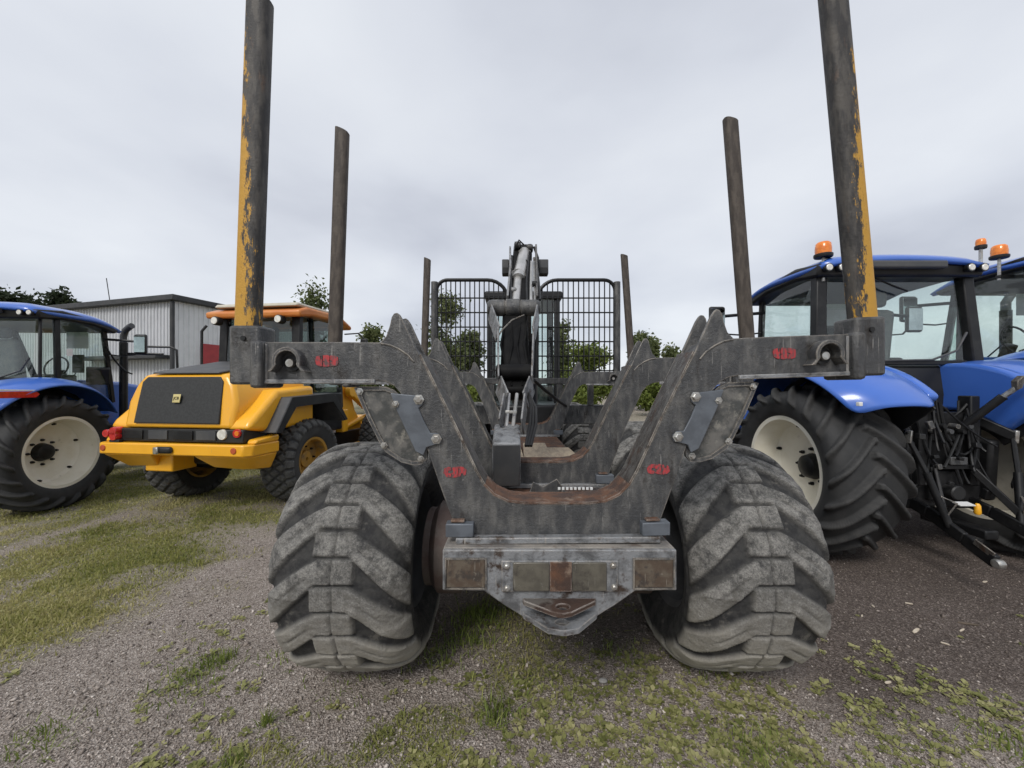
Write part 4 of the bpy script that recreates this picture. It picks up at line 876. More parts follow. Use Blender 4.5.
        MB().tube(catenary((-.05, -.02, 1.30), (.20, -.05, 1.15), .16), .012, 6).build('hose', BLACK, h, smooth=True)
    return t
tractor((-7.52, 5.36, 0), R(3), .92, 'blue tractor with cream rims left of the yellow wheel loader', False, 'left')
tractor((4.22, 4.13, 0), 0, 1.0, 'blue tractor with rear linkage, right behind the right stakes of the forwarder', True, 'right')
tractor((7.5, 4.5, 0), 0, 1.09, 'farthest right blue tractor, mostly cut off by the picture edge', False, 'far')

# ------------------------------------------------------------------ yellow wheel loader
ld = empty('wheel_loader', (-4.17, 5.84, 0), None, R(-8))
tag(ld, 'yellow wheel loader with black engine grille and orange cab, parked rear first', 'loader')
rimLd = MB().lathe([(.30, .19), (.335, .2), (.335, .185), (.305, .16), (.29, .05), (.12, .02), (.12, .07), (.03, .08), (.03, -.02), (.12, -.04), (.28, -.04), (.305, -.17), (.335, -.19), (.30, -.2), (.27, -.1), (.27, .02)], 'x', (0, 0, 0), 36, True).mesh('rim', YRIM, True)
for y in (.18, 2.75):
    for s in (-1, 1):
        wl = empty('wheel', (s*.95, y, .605), ld); place('tyre', T_LOAD, wl); place('rim', rimLd, wl, rot=(0, 0, 0 if s > 0 else math.pi))
        for k in range(8): place('wheel_nut', nutR, wl, (s*.09, .19*math.cos(k*math.pi/4), .19*math.sin(k*math.pi/4)), (0, 0, 0 if s > 0 else math.pi), (.8, .8, .8))
MB().box(-.75, .75, .0, .36, .45, .78).build('rear_axle', BLACK, ld, .05)
MB().box(-.42, .42, -.5, 1.2, .62, 1.05).build('chassis', BLACK, ld, .04)
# engine hood: loft of sections from the rear forwards
def loft(secs, name, m, parent, bev=0, sub=0):
    n = len(secs[0]); vs = [p for s in secs for p in s]; fs = [(i*n+j, i*n+(j+1) % n, (i+1)*n+(j+1) % n, (i+1)*n+j) for i in range(len(secs)-1) for j in range(n)]
    fs += [tuple(range(n-1, -1, -1)), tuple((len(secs)-1)*n+j for j in range(n))]
    o = MB().add(vs, fs).build(name, m, parent, bev, seg=3); return o
def sec(yb, yt, w0, w1, z0, z1):    # hood section, leaning
    return [(-w0, yb, z0), (-w0*1.0, yb+(yt-yb)*.5, (z0+z1)/2), (-w1, yt-.02, z1-.12), (-w1*.86, yt, z1), (w1*.86, yt, z1), (w1, yt-.02, z1-.12), (w0*1.0, yb+(yt-yb)*.5, (z0+z1)/2), (w0, yb, z0)]
loft([sec(-.92, -.80, .80, .72, 1.17, 1.86), sec(-.2, -.15, .86, .76, 1.17, 2.0), sec(.38, .38, .88, .78, 1.17, 2.12)], 'engine_hood', YELLOW, ld, .05)
# black grille set into the hood's rear face
gs = lambda o: [(-.625, -.925-o, 1.235), (-.625, -.868-o, 1.52), (-.615, -.822-o, 1.77), (-.56, -.802-o, 1.835), (.53, -.802-o, 1.835), (.585, -.822-o, 1.77), (.60, -.868-o, 1.52), (.625, -.925-o, 1.235)]
loft([gs(.012), gs(-.05)], 'rear_grille', GRILLE, ld, .012)
MB().prism([(-.80, 1.875), (-.5, 1.935), (.2, 2.075), (.2, 2.105), (-.5, 1.965), (-.80, 1.895)], -.50, .50, 'yz').build('hood_top_panel', GREYPL, ld, .012)
bd = empty('badge', (-.02, -.895, 1.555), ld); bd.rotation_euler = (R(-11), 0, 0)
MB().box(-.055, .055, -.008, .0, -.055, .055).build('badge_plate', mat('cream_badge', (.62, .52, .22), .4), bd, .004)
cu = bpy.data.curves.new('badge_text', 'FONT'); cu.body = 'JCB'; cu.size = .052; cu.align_x = 'CENTER'; cu.align_y = 'CENTER'; cu.extrude = .0015
tmp = bpy.data.objects.new('tmp', cu); col.objects.link(tmp); dg = bpy.context.evaluated_depsgraph_get(); tm = bpy.data.meshes.new_from_object(tmp.evaluated_get(dg)); bpy.data.objects.remove(tmp)
tm.materials.clear(); tm.materials.append(BLACK); place('badge_lettering', tm, bd, (0, -.0105, 0), (R(90), 0, 0))
# dark lamp band, lamps
MB().box(-.95, .97, -.93, -.55, 1.00, 1.165).build('lamp_band', PLAST, ld, .012)
for k, x in enumerate((-.62, -.25, .12, .45)): MB().box(x-.14, x+.14, -.945, -.9305, 1.03, 1.145).build('band_panel', (BLACK, GREYPL)[k % 2], ld, .004)
MB().lathe([(.062, -.95), (.066, -.94), (.066, -.92)], 'y', (.68, 0, 1.105), 20).build('reversing_lamp', WHITEL, ld, smooth=True)
MB().lathe([(.052, -.95), (.056, -.94), (.056, -.92)], 'y', (.89, 0, 1.125), 20).build('tail_lamp', REDL, ld, smooth=True)
MB().lathe([(.030, -.957), (.030, -.9505)], 'y', (.90, 0, 1.125), 16).build('indicator_lens', AMBER, ld, smooth=True)
for z in (1.065, 1.13): MB().lathe([(.05, -1.0), (.055, -.99), (.055, -.90)], 'y', (-.86, 0, z), 20).build('tail_lamp', REDL, ld, smooth=True)
MB().lathe([(.045, -1.0), (.05, -.99), (.05, -.90)], 'y', (-.97, 0, 1.10), 20).build('tail_lamp', REDL, ld, smooth=True)
MB().box(-.93, -.78, -.985, -.93, .985, 1.02).build('number_plate_lamp', PLAST, ld, .006)
# counterweight bumper: upper beam and tapering lower shell
def bsec(y, zl): return [(-1.12, y, .99), (-1.12, y, .86), (-.60, y, zl+.03), (-.30, y, zl+.10), (.30, y, zl+.10), (.60, y, zl+.03), (1.06, y, .70), (1.12, y, .80), (1.12, y, .99)]
def bs(y, inn, zt=.99):
    return [(-1.12, y, zt), (-1.13+inn, y, .87), (-.98, y+.0, .80), (-.62, y, .70), (.30, y, .70), (.52, y, .76), (.70, y, .74), (1.0, y, .74), (1.13-inn, y, .84), (1.12, y, zt)]
up = [(-1.12, -.93), (-1.06, -1.0), (1.02, -1.0), (1.10, -.92), (1.12, -.50), (-1.12, -.50)]
MB().prism(up, .835, .985, 'xy').build('bumper_beam', YELLOW, ld, .02)
lowr = [[(-1.10, -.94, .834), (-1.04, -.985, .834), (1.0, -.985, .834), (1.10, -.89, .834), (1.12, -.32, .834), (-1.12, -.32, .834)], [(-.86, -.72, .62), (-.80, -.74, .62), (.80, -.76, .60), (.92, -.70, .60), (1.02, -.34, .60), (-.98, -.34, .62)]]
vs = lowr[0]+lowr[1]
# lower shell in two halves so the axle shows between them
for s in (-1, 1):
    a = [(s*.30, -.98, .834), (s*1.02, -.98, .834), (s*1.10, -.88, .834), (s*1.11, -.52, .834), (s*.45, -.52, .834)]; b = [(s*.42, -.80, .66), (s*.84, -.80, .64), (s*.95, -.74, .64), (s*1.03, -.54, .62), (s*.5, -.54, .66)]
    m = MB(); n = 5; m.add(a+b, [tuple(range(n)), tuple(range(2*n-1, n-1, -1))]+[(i, (i+1) % n, (i+1) % n+n, i+n) for i in range(n)]); m.build('counterweight', YELLOW, ld, .02)
    c, d = sorted((s*.98, s*1.115)); MB().prism([(-.90, .986), (-.87, 1.04), (-.50, 1.07), (-.50, .986)], c, d, 'yz').build('bumper_end', YELLOW, ld, .02)
    MB().lathe([(.035, -1.012), (.04, -1.006), (.04, -.99)], 'y', (s*(.90 if s > 0 else 1.0), 0, .915), 14).build('reflector', mat('dull_red_reflector', (.45, .09, .03), .4) if 'dull_red_reflector' not in MATS else MATS['dull_red_reflector'], ld, smooth=True)
MB().obox((-.07, -1.02, .91), (.24, .06, .085)).build('tow_slot', PLAST, ld, .035, seg=3)
MB().obox((-.14, -1.055, .905), (.07, .03, .09)).build('tow_pin', BOLT, ld, .012)
MB().box(-.62, -.20, -.80, -.45, .58, .83).build('fuel_box', YELLOW, ld, .02)
# body sides and fenders
for s in (-1, 1):
    c, d = sorted((s*.70, s*1.03)); MB().prism([(-.925, 1.168), (-.86, 1.27), (-.42, 1.66), (.35, 1.72), (.35, 1.168), (-.5, 1.09)], c, d, 'yz').build('side_panel', YELLOW, ld, .06, seg=4)
    fd = empty('fender', (0, 0, 0), ld); pts = [(-.66, 1.10), (-.36, 1.56), (.62, 1.60), (1.0, 1.14)]; inn_ = [(.90, 1.12), (.56, 1.53), (-.31, 1.49), (-.56, 1.09)]
    c, d = sorted((s*.72, s*1.19)); MB().prism(pts+inn_, c, d, 'yz').build('fender_sheet', GREYPL, fd, .012)
    c, d = sorted((s*1.191, s*1.205)); MB().prism([(-.66, 1.10), (-.36, 1.56), (.62, 1.60), (1.0, 1.14), (.92, 1.13), (.58, 1.46), (-.28, 1.42), (-.56, 1.09)], c, d, 'yz').build('fender_lip', PLAST, fd, .004)
# cab
lc = empty('cab', (0, 0, 0), ld)
y0, y1, hwc = .42, 1.62, .72
for s in (-1, 1):
    for y, ww in ((y0, .14), (y1, .08), (y0+.35, .06)): MB().bar((s*(hwc-.05), y, 1.30), (s*(hwc-.07), y+(.05 if y == y0 else -.05 if y == y1 else 0), 2.86), ww, .09, (0, 1, 0)).build('pillar', BLACK, lc, .012)
    pane([(s*hwc, y0+.05, 1.6), (s*hwc, y1-.05, 1.6), (s*(hwc-.02), y1-.08, 2.84), (s*(hwc-.02), y0+.1, 2.84)]).build('side_window', GLASSD, lc)
pane([(-.68, y0-.02, 1.75), (.68, y0-.02, 1.75), (.66, y0+.03, 2.82), (-.66, y0+.03, 2.82)]).build('rear_window', GLASSD, lc)
pane([(-.68, y1+.02, 1.5), (.68, y1+.02, 1.5), (.66, y1-.03, 2.82), (-.66, y1-.03, 2.82)]).build('front_window', GLASSD, lc)
MB().box(-hwc, hwc, y0, y1, .9, 1.6).build('cab_base', BLACK, lc, .03)
MB().prism([(y0-.14, 2.80), (y0-.16, 2.90), (y0+.05, 2.98), (y1-.25, 3.0), (y1+.12, 2.86), (y1+.12, 2.78), (y1-.15, 2.88), (y0+.2, 2.86)], -.84, .84, 'yz').build('orange_roof_rim', ORANGE, lc, .035, seg=3)
MB().prism([(y0-.10, 2.985), (y0-.05, 3.05), (y1-.45, 3.06), (y1-.25, 3.005)], -.74, .74, 'yz').build('roof_cap', CREAMROOF, lc, .03)
for x in (-.62, .50):
    MB().lathe([(.06, -.10), (.07, -.09), (.07, .0)], 'y', (x, y0-.10, 2.76), 18).build('work_light', PLAST, lc, smooth=True)
    MB().lathe([(.055, -.108), (.055, -.1005)], 'y', (x, y0-.10, 2.76), 18).build('light_lens', WHITEL, lc, smooth=True)
MB().box(-.05, .12, y0-.155, y0-.12, 2.82, 2.88).build('rear_marker', AMBER, lc, .005)
MB().obox((0, .85, 2.05), (.46, .12, .7)).build('seat_back', SEATM, lc, .06); MB().box(-.24, .24, .85, 1.3, 1.62, 1.75).build('seat_cushion', SEATM, lc, .05)
MB().tube([(.15, 1.45, 1.6), (.1, 1.3, 2.1)], .03, 8).build('steering_column', BLACK, lc, smooth=True)
for s in (-1, 1):
    mr = empty('mirror', (0, 0, 0), ld)
    MB().tube([(s*.76, y1, 2.70), (s*1.02, y1+.05, 2.72), (s*1.12, y1+.05, 2.62)], .014, 6).build('mirror_arm', BLACK, mr, smooth=True)
    MB().box(s*1.13-.07, s*1.13+.07, y1+.02, y1+.08, 2.32, 2.62).build('mirror_head', PLAST, mr, .025)
MB().tube([(-.86, y0-.1, 2.70), (-.90, y0-.15, 2.6), (-.90, y0-.15, 1.9), (-.86, y0-.05, 1.85)], .02, 8).build('grab_rail', BLACK, ld, smooth=True)
# front frame, lift tower
ar = empty('lift_arm', (0, 0, 0), ld)
for s in (-1, 1):
    x = s*.40
    MB().prism([(1.95, .7), (1.95, 1.35), (2.10, 1.75), (2.30, 1.78), (2.55, 1.2), (2.9, .8), (2.7, .55)], x-.03, x+.03, 'yz').build('tower_plate', YELLOW, ar, .012)
    MB().bar((x+s*.12, 2.2, 1.66), (x+s*.12, 3.9, .75), .12, .24).build('arm_beam', YELLOW, ar, .02)
    MB().tube([(x+s*.02, 2.1, .85), (x+s*.10, 3.1, 1.08)], .06, 12).build('lift_cylinder', YELLOW, ar, smooth=True)
    MB().lathe([(.10, -.06), (.11, -.05), (.11, .05), (.10, .06)], 'x', (x+s*.13, 2.2, 1.60), 18).build('pivot_boss', YELLOW, ar, smooth=True)
    MB().box(x+s*.1-.08, x+s*.1+.08, 1.85, 2.05, .8, 1.25).build('step_box', YELLOW, ar, .02)
MB().box(-.45, .45, 1.2, 2.9, .5, .8).build('front_chassis', BLACK, ld, .03)
MB().box(-1.15, 1.15, 3.9, 4.5, .1, .95).build('bucket', YELLOW, ld, .06)

# ------------------------------------------------------------------ sheet metal shed behind the loader
sh = empty('shed', (-12.25, 14.0, 0), None, 0); tag(sh, 'pale sheet metal shed with dark flat roof behind the loader', 'shed')
dl, dr = Vector((-.96, .28, 0)), Vector((.28, .96, 0)); H = 4.80
def rib_panel(wd, ht, n, m):
    """one cladding sheet with trapezoid ribs; local x along the wall, -y outwards"""
    pr = []; p = wd/n
    for k in range(n): pr += [(k*p, 0), (k*p+p*.55, 0), (k*p+p*.65, -.035), (k*p+p*.9, -.035)]
    pr.append((wd, 0)); v = [(x, y, z) for z in (0, ht) for x, y in pr]; k = len(pr)
    return MB().add(v, [(i, i+1, i+1+k, i+k) for i in range(k-1)]).mesh('wall_sheet', m)
pA, pB = rib_panel(1.05, H, 6, WALLM), rib_panel(1.05, H, 6, WALLM2)
aL, aR = math.atan2(-dl.y, -dl.x), math.atan2(dr.y, dr.x)
wa, wb = empty('front_wall', (0, 0, 0), sh), empty('side_wall', (0, 0, 0), sh)
for k in range(11): place('wall_sheet', pA, wa, dl*(1.05*(k+1)), (0, 0, aL))
for k in range(6): place('wall_sheet', pB, wb, dr*(1.05*k), (0, 0, aR))
ix = MB(); c = [dl*0+dr*.1+dl*.1, dl*11.4+dr*.1, dl*11.4+dr*6.2, dr*6.2+dl*.1]; ix.prism([(p.x, p.y) for p in c], 0, H-.05, 'xy').build('inner_wall', WALLM, sh)
rf = [dl*-.25-dr*.25, dl*11.8-dr*.25, dl*11.8+dr*6.6, dl*-.25+dr*6.6]
MB().prism([(p.x, p.y) for p in rf], H, H+.20, 'xy').build('roof', ROOFM, sh, .02)
MB().tube([(-.02, -.10, 0.1), (-.02, -.10, H-.02)], .07, 10).build('downpipe', ROOFM, sh, smooth=True)
d0 = dr*.85-Vector((-dr.y, dr.x, 0))*.06
for k in range(3):
    q = MB().box(0, .78, -.05, .0, .0, 3.35).build('red_door_panel', DOORR, sh, .01, loc=d0+dr*(.83*k)); q.rotation_euler = (0, 0, aR)
q = MB().box(0, 4.4, -.5, -.04, 2.70, 2.84).build('canopy', ROOFM, sh, .02, loc=dl*4.6); q.rotation_euler = (0, 0, aL)
MB().tube([dl*5.4+dr*1.0+Vector((0, 0, H+.2)), dl*5.7+dr*1.0+Vector((0, 0, H+1.55))], .018, 6).build('antenna', ROOFM, sh)
MB().obox(dl*5.4+dr*1.0+Vector((0, 0, H+.32)), (.5, .3, .12)).build('antenna_base', ROOFM, sh, .01)

# ------------------------------------------------------------------ trees
def leaf_mat(name, a, b, c):
    m = bpy.data.materials.new(name); m.use_nodes = True; t = m.node_tree; n = t.nodes; l = t.links; p = n['Principled BSDF']
    p.inputs['Roughness'].default_value = .6; p.inputs['Specular IOR Level'].default_value = .3
    at = n.new('ShaderNodeAttribute'); at.attribute_name = 'tone'
    q = n.new('ShaderNodeValToRGB'); e = q.color_ramp.elements; e[0].color = (*a, 1); e[1].color = (*c, 1); e.new(.5).color = (*b, 1); l.new(at.outputs['Fac'], q.inputs[0]); l.new(q.outputs[0], p.inputs['Base Color'])
    o = n['Material Output']; tr = n.new('ShaderNodeBsdfTranslucent'); l.new(q.outputs[0], tr.inputs[0])
    ms = n.new('ShaderNodeMixShader'); ms.inputs[0].default_value = .35; l.new(p.outputs[0], ms.inputs[1]); l.new(tr.outputs[0], ms.inputs[2]); l.new(ms.outputs[0], o.inputs[0]); return m
LB = leaf_mat('birch_leaves', (.06, .08, .03), (.11, .135, .05), (.18, .20, .085))
LG = leaf_mat('willow_leaves', (.08, .115, .022), (.15, .19, .04), (.24, .28, .075))
LP = leaf_mat('pine_needles', (.018, .028, .014), (.032, .046, .022), (.055, .07, .034))
GRM = leaf_mat('grass_blades', (.14, .17, .04), (.30, .30, .09), (.48, .43, .21))
GRD = leaf_mat('lush_grass_blades', (.10, .14, .028), (.19, .24, .055), (.33, .35, .11))
WDM = leaf_mat('weed_leaves', (.15, .17, .05), (.31, .31, .12), (.48, .45, .23))
def leaves(cent, size, tone, jit=.5):
    """one small bent leaf clump (two triangles) per centre"""
    n = len(cent); a = rng.normal(size=(n, 3)); a /= np.linalg.norm(a, axis=1)[:, None]; b = rng.normal(size=(n, 3)); b -= a*(a*b).sum(1)[:, None]; b /= np.linalg.norm(b, axis=1)[:, None]
    s = (size*(1-jit+2*jit*rng.random(n)))[:, None]
    V = np.stack([cent-a*s*.9, cent-b*s*.5, cent+a*s, cent+b*s*.5+rng.normal(size=(n, 3))*s*.15], 1).reshape(-1, 3)
    return V, np.arange(4*n).reshape(-1, 4), np.repeat(tone, 4)
def set_tone(me, t):
    at = me.attributes.new('tone', 'FLOAT', 'POINT'); at.data.foreach_set('value', np.clip(t, 0, 1).astype(np.float32))
def tree(name, label, pxx, ytop, Z, wpx, kind, m, bark, n=2600, group='trees beyond the yard', base=0):
    x = (pxx-CX)/F*Z; Ht = CH+(HY-ytop)/F*Z; wd = wpx/F*Z/2
    o = empty(name, (x, Z, 0)); tag(o, label, 'tree', group)
    tk = MB(); r0 = max(.05, Ht*.014); bend = rng.normal(0, .02*Ht, (5, 2)); bend[0] = 0
    path = [(bend[k, 0]*k/4, bend[k, 1]*k/4, Ht*.92*k/4) for k in range(5)]; tk.tube(path, r0, 8, r0*.2)
    cl = []
    nl = 26 if kind != 'bush' else 20
    for k in range(nl):
        h = {'birch': random.uniform(.18, .98), 'bush': random.uniform(.12, .85), 'pine': random.uniform(.45, .97)}[kind]
        env = {'birch': (1-((h-.42)/.62)**2)**.5 if abs(h-.42) < .62 else .1, 'bush': math.sqrt(max(0, 1-((h-.42)/.6)**2)), 'pine': max(.15, math.sqrt(max(0, 1-((h-.72)/.3)**2)))}[kind]
        a = random.uniform(0, 2*math.pi); rr = wd*env*random.uniform(.35, 1.0)
        tip = Vector((math.cos(a)*rr, math.sin(a)*rr, Ht*h)); f = max(.05, h-random.uniform(.06, .16)); st = Vector((np.interp(f, np.linspace(0, .92, 5), [p[0] for p in path]), np.interp(f, np.linspace(0, .92, 5), [p[1] for p in path]), Ht*f))
        tk.tube([st, st.lerp(tip, .5)+Vector((0, 0, .02*Ht)), tip], r0*.32, 5, r0*.08); cl.append((tip, st))
    tk.build('trunk', bark, o, smooth=True)
    cc = []; tn = []
    for tip, st in cl:
        k = n*5//nl//2; t = rng.random(k)**.6; base_ = np.array(st)[None]*(1-t[:, None])+np.array(tip)[None]*t[:, None]
        sg = Ht*(.045 if kind == 'birch' else .06 if kind == 'bush' else .04); off = rng.normal(size=(k, 3))*sg*np.array([1, 1, .8]); 
        if kind == 'birch': off[:, 2] -= np.abs(rng.normal(size=k))*sg*.9
        cc.append(base_+off); tn.append(np.clip(random.uniform(.25, .75)+rng.normal(0, .16, k), 0, 1))
    cc = np.concatenate(cc); tn = np.concatenate(tn); cc[:, 2] = np.maximum(cc[:, 2], .15)
    V, Fc, T = leaves(cc, np.full(len(cc), max(.06, Z*.0042)*(1.5 if kind == 'pine' else 1.15)), tn); me = np_mesh('crown', V, Fc, m); set_tone(me, T); place('crown', me, o)
    return o
tree('birch_tree', 'tall slim birch behind the left half of the bar headgate', 447, 292, 26, 40, 'birch', LB, BIRCHB, 3600)
tree('birch_tree', 'shorter birch behind the left headgate half, next to the crane', 470, 330, 30, 26, 'birch', LB, BIRCHB, 2200)
tree('birch_tree', 'thin birch right of the crane behind the right headgate half', 560, 318, 28, 22, 'birch', LB, BIRCHB, 1600)
tree('willow_bush', 'round bright green bush behind the right half of the headgate', 590, 337, 24, 52, 'bush', LG, BARK, 4200)
tree('birch_tree', 'birch top rising above the orange loader cab', 312, 274, 26, 24, 'birch', LB, BIRCHB, 2000)
tree('birch_tree', 'small tree between the loader mirror and the rear bunk horn', 372, 325, 24, 30, 'birch', LB, BIRCHB, 1800)
tree('birch_tree', 'young birch just right of the front right stake', 641, 328, 27, 20, 'birch', LB, BIRCHB, 1600)
tree('birch_tree', 'pointed birch above the middle bunk horn on the right', 652, 327, 30, 15, 'birch', LB, BIRCHB, 1200)
tree('spruce_tree', 'dark bushy tree between middle and rear bunk on the right', 672, 339, 28, 28, 'bush', LB, BARK, 2200)
tree('willow_bush', 'low green bush under the right arm of the middle bunk', 655, 368, 22, 44, 'bush', LG, BARK, 2600)
tree('willow_bush', 'low green bush below the left headgate half', 452, 366, 25, 50, 'bush', LG, BARK, 2400)
tree('pine_tree', 'broad pine above the shed roof at the far left edge', 12, 289, 32, 60, 'pine', LP, BARK, 3000)
tree('pine_tree', 'small pine crown above the shed roof left of the antenna', 60, 292, 34, 24, 'pine', LP, BARK, 1600)
tree('willow_bush', 'dim bush at the horizon left of the headgate', 405, 360, 34, 60, 'bush', LB, BARK, 2400)

# ------------------------------------------------------------------ stones, grass, weeds on the yard
def in_view(X, Y): return (np.abs(X)/Y < 1.40)
def pebbles(n, y0, y1, smin, smax, pw):
    Y = y0*(y1/y0)**rng.random(n); X = (rng.random(n)*2-1)*1.38*Y
    g, e, wv = zone_fields(X, Y); keep = rng.random(n) > np.maximum(g*.9, e*.55); X, Y = X[keep], Y[keep]; n = len(X)
    s = smin+(smax-smin)*rng.random(n)**pw; Z = ground_z(X, Y)
    o = np.array([(1, 0, 0), (0, 1, 0), (-1, 0, 0), (0, -1, 0), (0, 0, .75), (0, 0, -.6)], float)[None]*s[:, None, None]*(.65+.7*rng.random((n, 6, 1)))
    o += rng.normal(size=(n, 6, 3))*s[:, None, None]*.14
    a = rng.random(n)*6.28; ca_, sa = np.cos(a)[:, None], np.sin(a)[:, None]; x, y = o[..., 0]*ca_-o[..., 1]*sa, o[..., 0]*sa+o[..., 1]*ca_
    V = np.stack([x+X[:, None], y+Y[:, None], o[..., 2]+Z[:, None]+s[:, None]*.25], -1).reshape(-1, 3)
    t = np.array([(0, 1, 4), (1, 2, 4), (2, 3, 4), (3, 0, 4), (1, 0, 5), (2, 1, 5), (3, 2, 5), (0, 3, 5)])
    return V, (np.arange(n)[:, None, None]*6+t[None]).reshape(-1, 3), np.repeat(np.clip(rng.normal(.45, .22, n)-.25*zone_fields(X, Y)[1], 0, 1), 6)
STM = leaf_mat('loose_stones', (.09, .07, .058), (.30, .255, .22), (.66, .60, .545))
STM.node_tree.nodes['Mix Shader'].inputs[0].default_value = 0.0
V, Fc, T = pebbles(60000, 1.62, 4.6, .0022, .0085, 2.2); V2, F2, T2 = pebbles(1500, 1.62, 6.0, .008, .019, 2.5)
V, Fc, T = np.r_[V, V2], np.r_[Fc, F2+len(V)], np.r_[T, T2]; me = np_mesh('gravel', V, Fc, STM); set_tone(me, T); tag(place('gravel', me, None), 'loose grey gravel scattered over the yard', 'gravel', kind='stuff')
def blades(X, Y, ht, tone, lean=.6, wd=.0028):
    n = len(X); a = rng.random(n)*6.28; ln = np.abs(rng.normal(0, lean, n)); Z = ground_z(X, Y); h = ht*(.5+rng.random(n)); b = rng.random(n)*6.28
    wx, wy = np.cos(b)*wd*(1+Y*.22), np.sin(b)*wd*(1+Y*.22); dx, dy = np.cos(a)*ln*h, np.sin(a)*ln*h; hz = h/np.sqrt(1+ln*ln)
    P = lambda fx, fz, sw: np.stack([X+dx*fx+wx*sw, Y+dy*fx+wy*sw, Z-.004+hz*fz], -1)
    V = np.stack([P(0, 0, -1), P(0, 0, 1), P(.35, .6, .7), P(.35, .6, -.7), P(1, 1, 0)], 1).reshape(-1, 3); i = np.arange(n)[:, None]*5
    return V, np.concatenate([i+np.array([[0, 1, 2]]), i+np.array([[0, 2, 3]]), i+np.array([[3, 2, 4]])]), np.repeat(np.clip(tone+rng.normal(0, .2, n), 0, 1), 5)
n = 420000; Y = 1.65*(8.0/1.65)**rng.random(n); X = (rng.random(n)*2-1)*1.38*Y; g, e, wv = zone_fields(X, Y)
k = rng.random(n) < g**1.5*.75; X, Y = X[k], Y[k]
V, Fc, T = blades(X, Y, .022+.020*fbm(X, Y, 1.5, 91, 3), -.10+1.5*fbm(X+5, Y, 1.1, 93, 5), 1.1); me = np_mesh('grass', V, Fc, GRM); set_tone(me, T); tag(place('grass', me, None), 'short yellow green grass on the verge', 'grass', kind='stuff')
# taller fresh tufts where the picture shows them
tx, ty, th_ = [], [], []
for (a, b, cnt, sp, hh) in [(480, 618, 260, .10, .10), (470, 640, 180, .10, .08), (495, 715, 150, .06, .09), (205, 668, 130, .09, .06), (222, 660, 90, .05, .07), (268, 722, 60, .018, .07), (232, 764, 60, .03, .06), (40, 742, 160, .10, .05), (755, 748, 150, .08, .07), (1010, 745, 120, .08, .06), (620, 655, 110, .10, .06), (440, 655, 110, .12, .07), (520, 690, 70, .1, .06), (180, 690, 120, .10, .05), (350, 690, 60, .12, .05), (300, 655, 80, .1, .06), (715, 675, 60, .1, .05)]:
    Zc = CH*F/(b-HY); xc = (a-CX)/F*Zc; tx.append(rng.normal(xc, sp, cnt)); ty.append(rng.normal(Zc, sp*.8, cnt)); th_.append(np.full(cnt, hh))
tx, ty, th_ = map(np.concatenate, (tx, ty, th_)); V, Fc, T = blades(tx, ty, th_*.8, .5, .9, .0024); me = np_mesh('grass_tufts', V, Fc, GRD); set_tone(me, T); tag(place('grass_tufts', me, None), 'fresh green grass tufts growing through the gravel', 'grass', kind='stuff')
# weeds: rosettes of small broad leaves
n = 15000; Y = 1.65*(3.6/1.65)**rng.random(n); X = (rng.random(n)*2-1)*1.38*Y; g, e, wv = zone_fields(X, Y); k = rng.random(n) < wv*.30; X, Y = X[k], Y[k]
for (a, b, cnt, sp) in [(690, 640, 40, .10), (720, 660, 30, .08), (640, 665, 40, .12), (760, 725, 60, .16), (700, 740, 70, .2), (560, 710, 40, .15), (905, 690, 22, .09), (880, 650, 8, .05), (960, 690, 12, .07), (1000, 720, 14, .08), (930, 745, 40, .15), (600, 745, 50, .2), (540, 640, 20, .12), (870, 720, 40, .15)]:
    Zc = CH*F/(b-HY); X = np.r_[X, rng.normal((a-CX)/F*Zc, sp, cnt)]; Y = np.r_[Y, rng.normal(Zc, sp*.8, cnt)]
Vs, Ts = [], []
for x, y in zip(X, Y):
    c = rng.integers(4, 8); tn = rng.random(); s = rng.uniform(.009, .026); z = float(ground_z(np.array(x), np.array(y)))
    for q in range(c):
        a = q*6.28/c+rng.normal(0, .3); d = np.array([math.cos(a), math.sin(a), 0]); u = np.array([-d[1], d[0], 0]); el = rng.uniform(.1, .8); ll = s*rng.uniform(.8, 1.4); b = np.array([x, y, z+.002])+d*s*.25
        up = np.array([0, 0, 1.]); t1 = b+d*ll*.55+up*ll*el*.6; t2 = b+d*ll*1.15+up*ll*el*.75
        Vs += [b, t1+u*ll*.42+up*.003, t2, t1-u*ll*.42+up*.003]; Ts += [np.clip(tn*.8+.1+rng.normal(0, .1), 0, 1)]*4
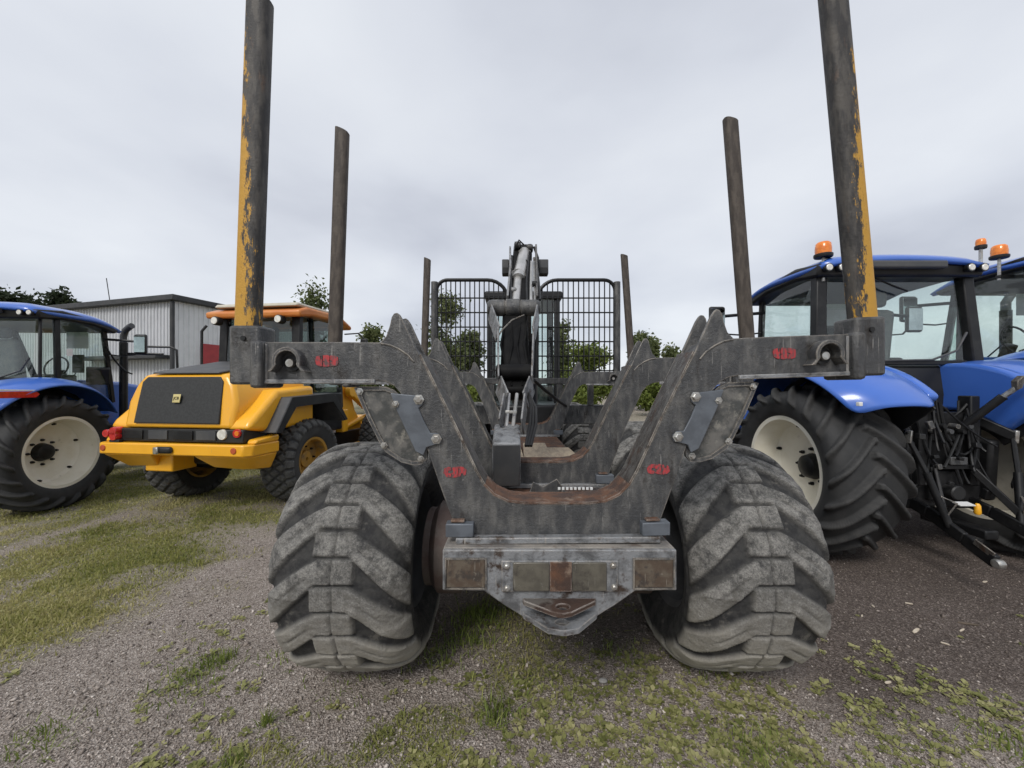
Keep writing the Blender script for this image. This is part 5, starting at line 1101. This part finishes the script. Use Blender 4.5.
me = np_mesh('weeds', np.array(Vs), np.arange(len(Vs)).reshape(-1, 4), WDM); set_tone(me, np.array(Ts)); tag(place('weeds', me, None), 'low pale green clover and plantain weeds in the gravel', 'weeds', kind='stuff')

# ------------------------------------------------------------------ litter: wood chips and sticks
def gp(a, b):
    Z = CH*F/(b-HY); return ((a-CX)/F*Z, Z)
def chip(a, b, ln, wd, rz, label, m=CHIPM, th=.007):
    x, y = gp(a, b); z = float(ground_z(np.array(x), np.array(y)))
    pts = [(-ln/2, -wd*.3), (-ln*.2, -wd*.5), (ln*.3, -wd*.38), (ln/2, -wd*.1), (ln*.42, wd*.35), (0, wd*.5), (-ln*.45, wd*.3)]
    o = MB().prism(pts, 0, th, 'xy').build('wood_chip', m, None, .0015, loc=(x, y, z+.004)); o.rotation_euler = (R(4), R(-3), R(rz)); tag(o, label, 'wood chip', 'wood chips on the brown earth')
chip(916, 632, .090, .022, 25, 'long pale wood chip on brown earth right of the rear tyre')
chip(888, 683, .042, .016, 8, 'small white wood chip below the long one on the right')
chip(909, 604, .045, .014, -35, 'pale wood splinter above the long chip on the right')
chip(862, 617, .030, .010, 40, 'tiny pale chip nearest the right rear tyre')
chip(873, 607, .028, .010, 80, 'tiny upright pale chip above the one by the tyre')
chip(945, 645, .040, .012, -50, 'thin pale splinter right of the long chip')
chip(968, 624, .11, .016, -25, 'grey brown stick on earth at the right', TWIGM, .010)
chip(962, 630, .060, .012, 20, 'short pale stick touching the grey brown one')
chip(985, 582, .05, .018, 10, 'pale chip on earth below the tractor linkage')
x, y = gp(603, 683)
st_ = MB().lathe([(.004, -.008), (.016, -.005), (.021, .004), (.017, .012), (.006, .016)], 'z', (0, 0, 0), 12).build('pebble', mat('pale_pebble', (.34, .33, .31), .8, 0, (.28, .27, .25), 30, .4, .6, bump=.2), None, smooth=True, loc=(x, y, float(ground_z(np.array(x), np.array(y)))+.006)); st_.scale = (1.25, .8, 1)
tag(st_, 'smooth pale pebble among weeds below the tow hitch', 'stone')
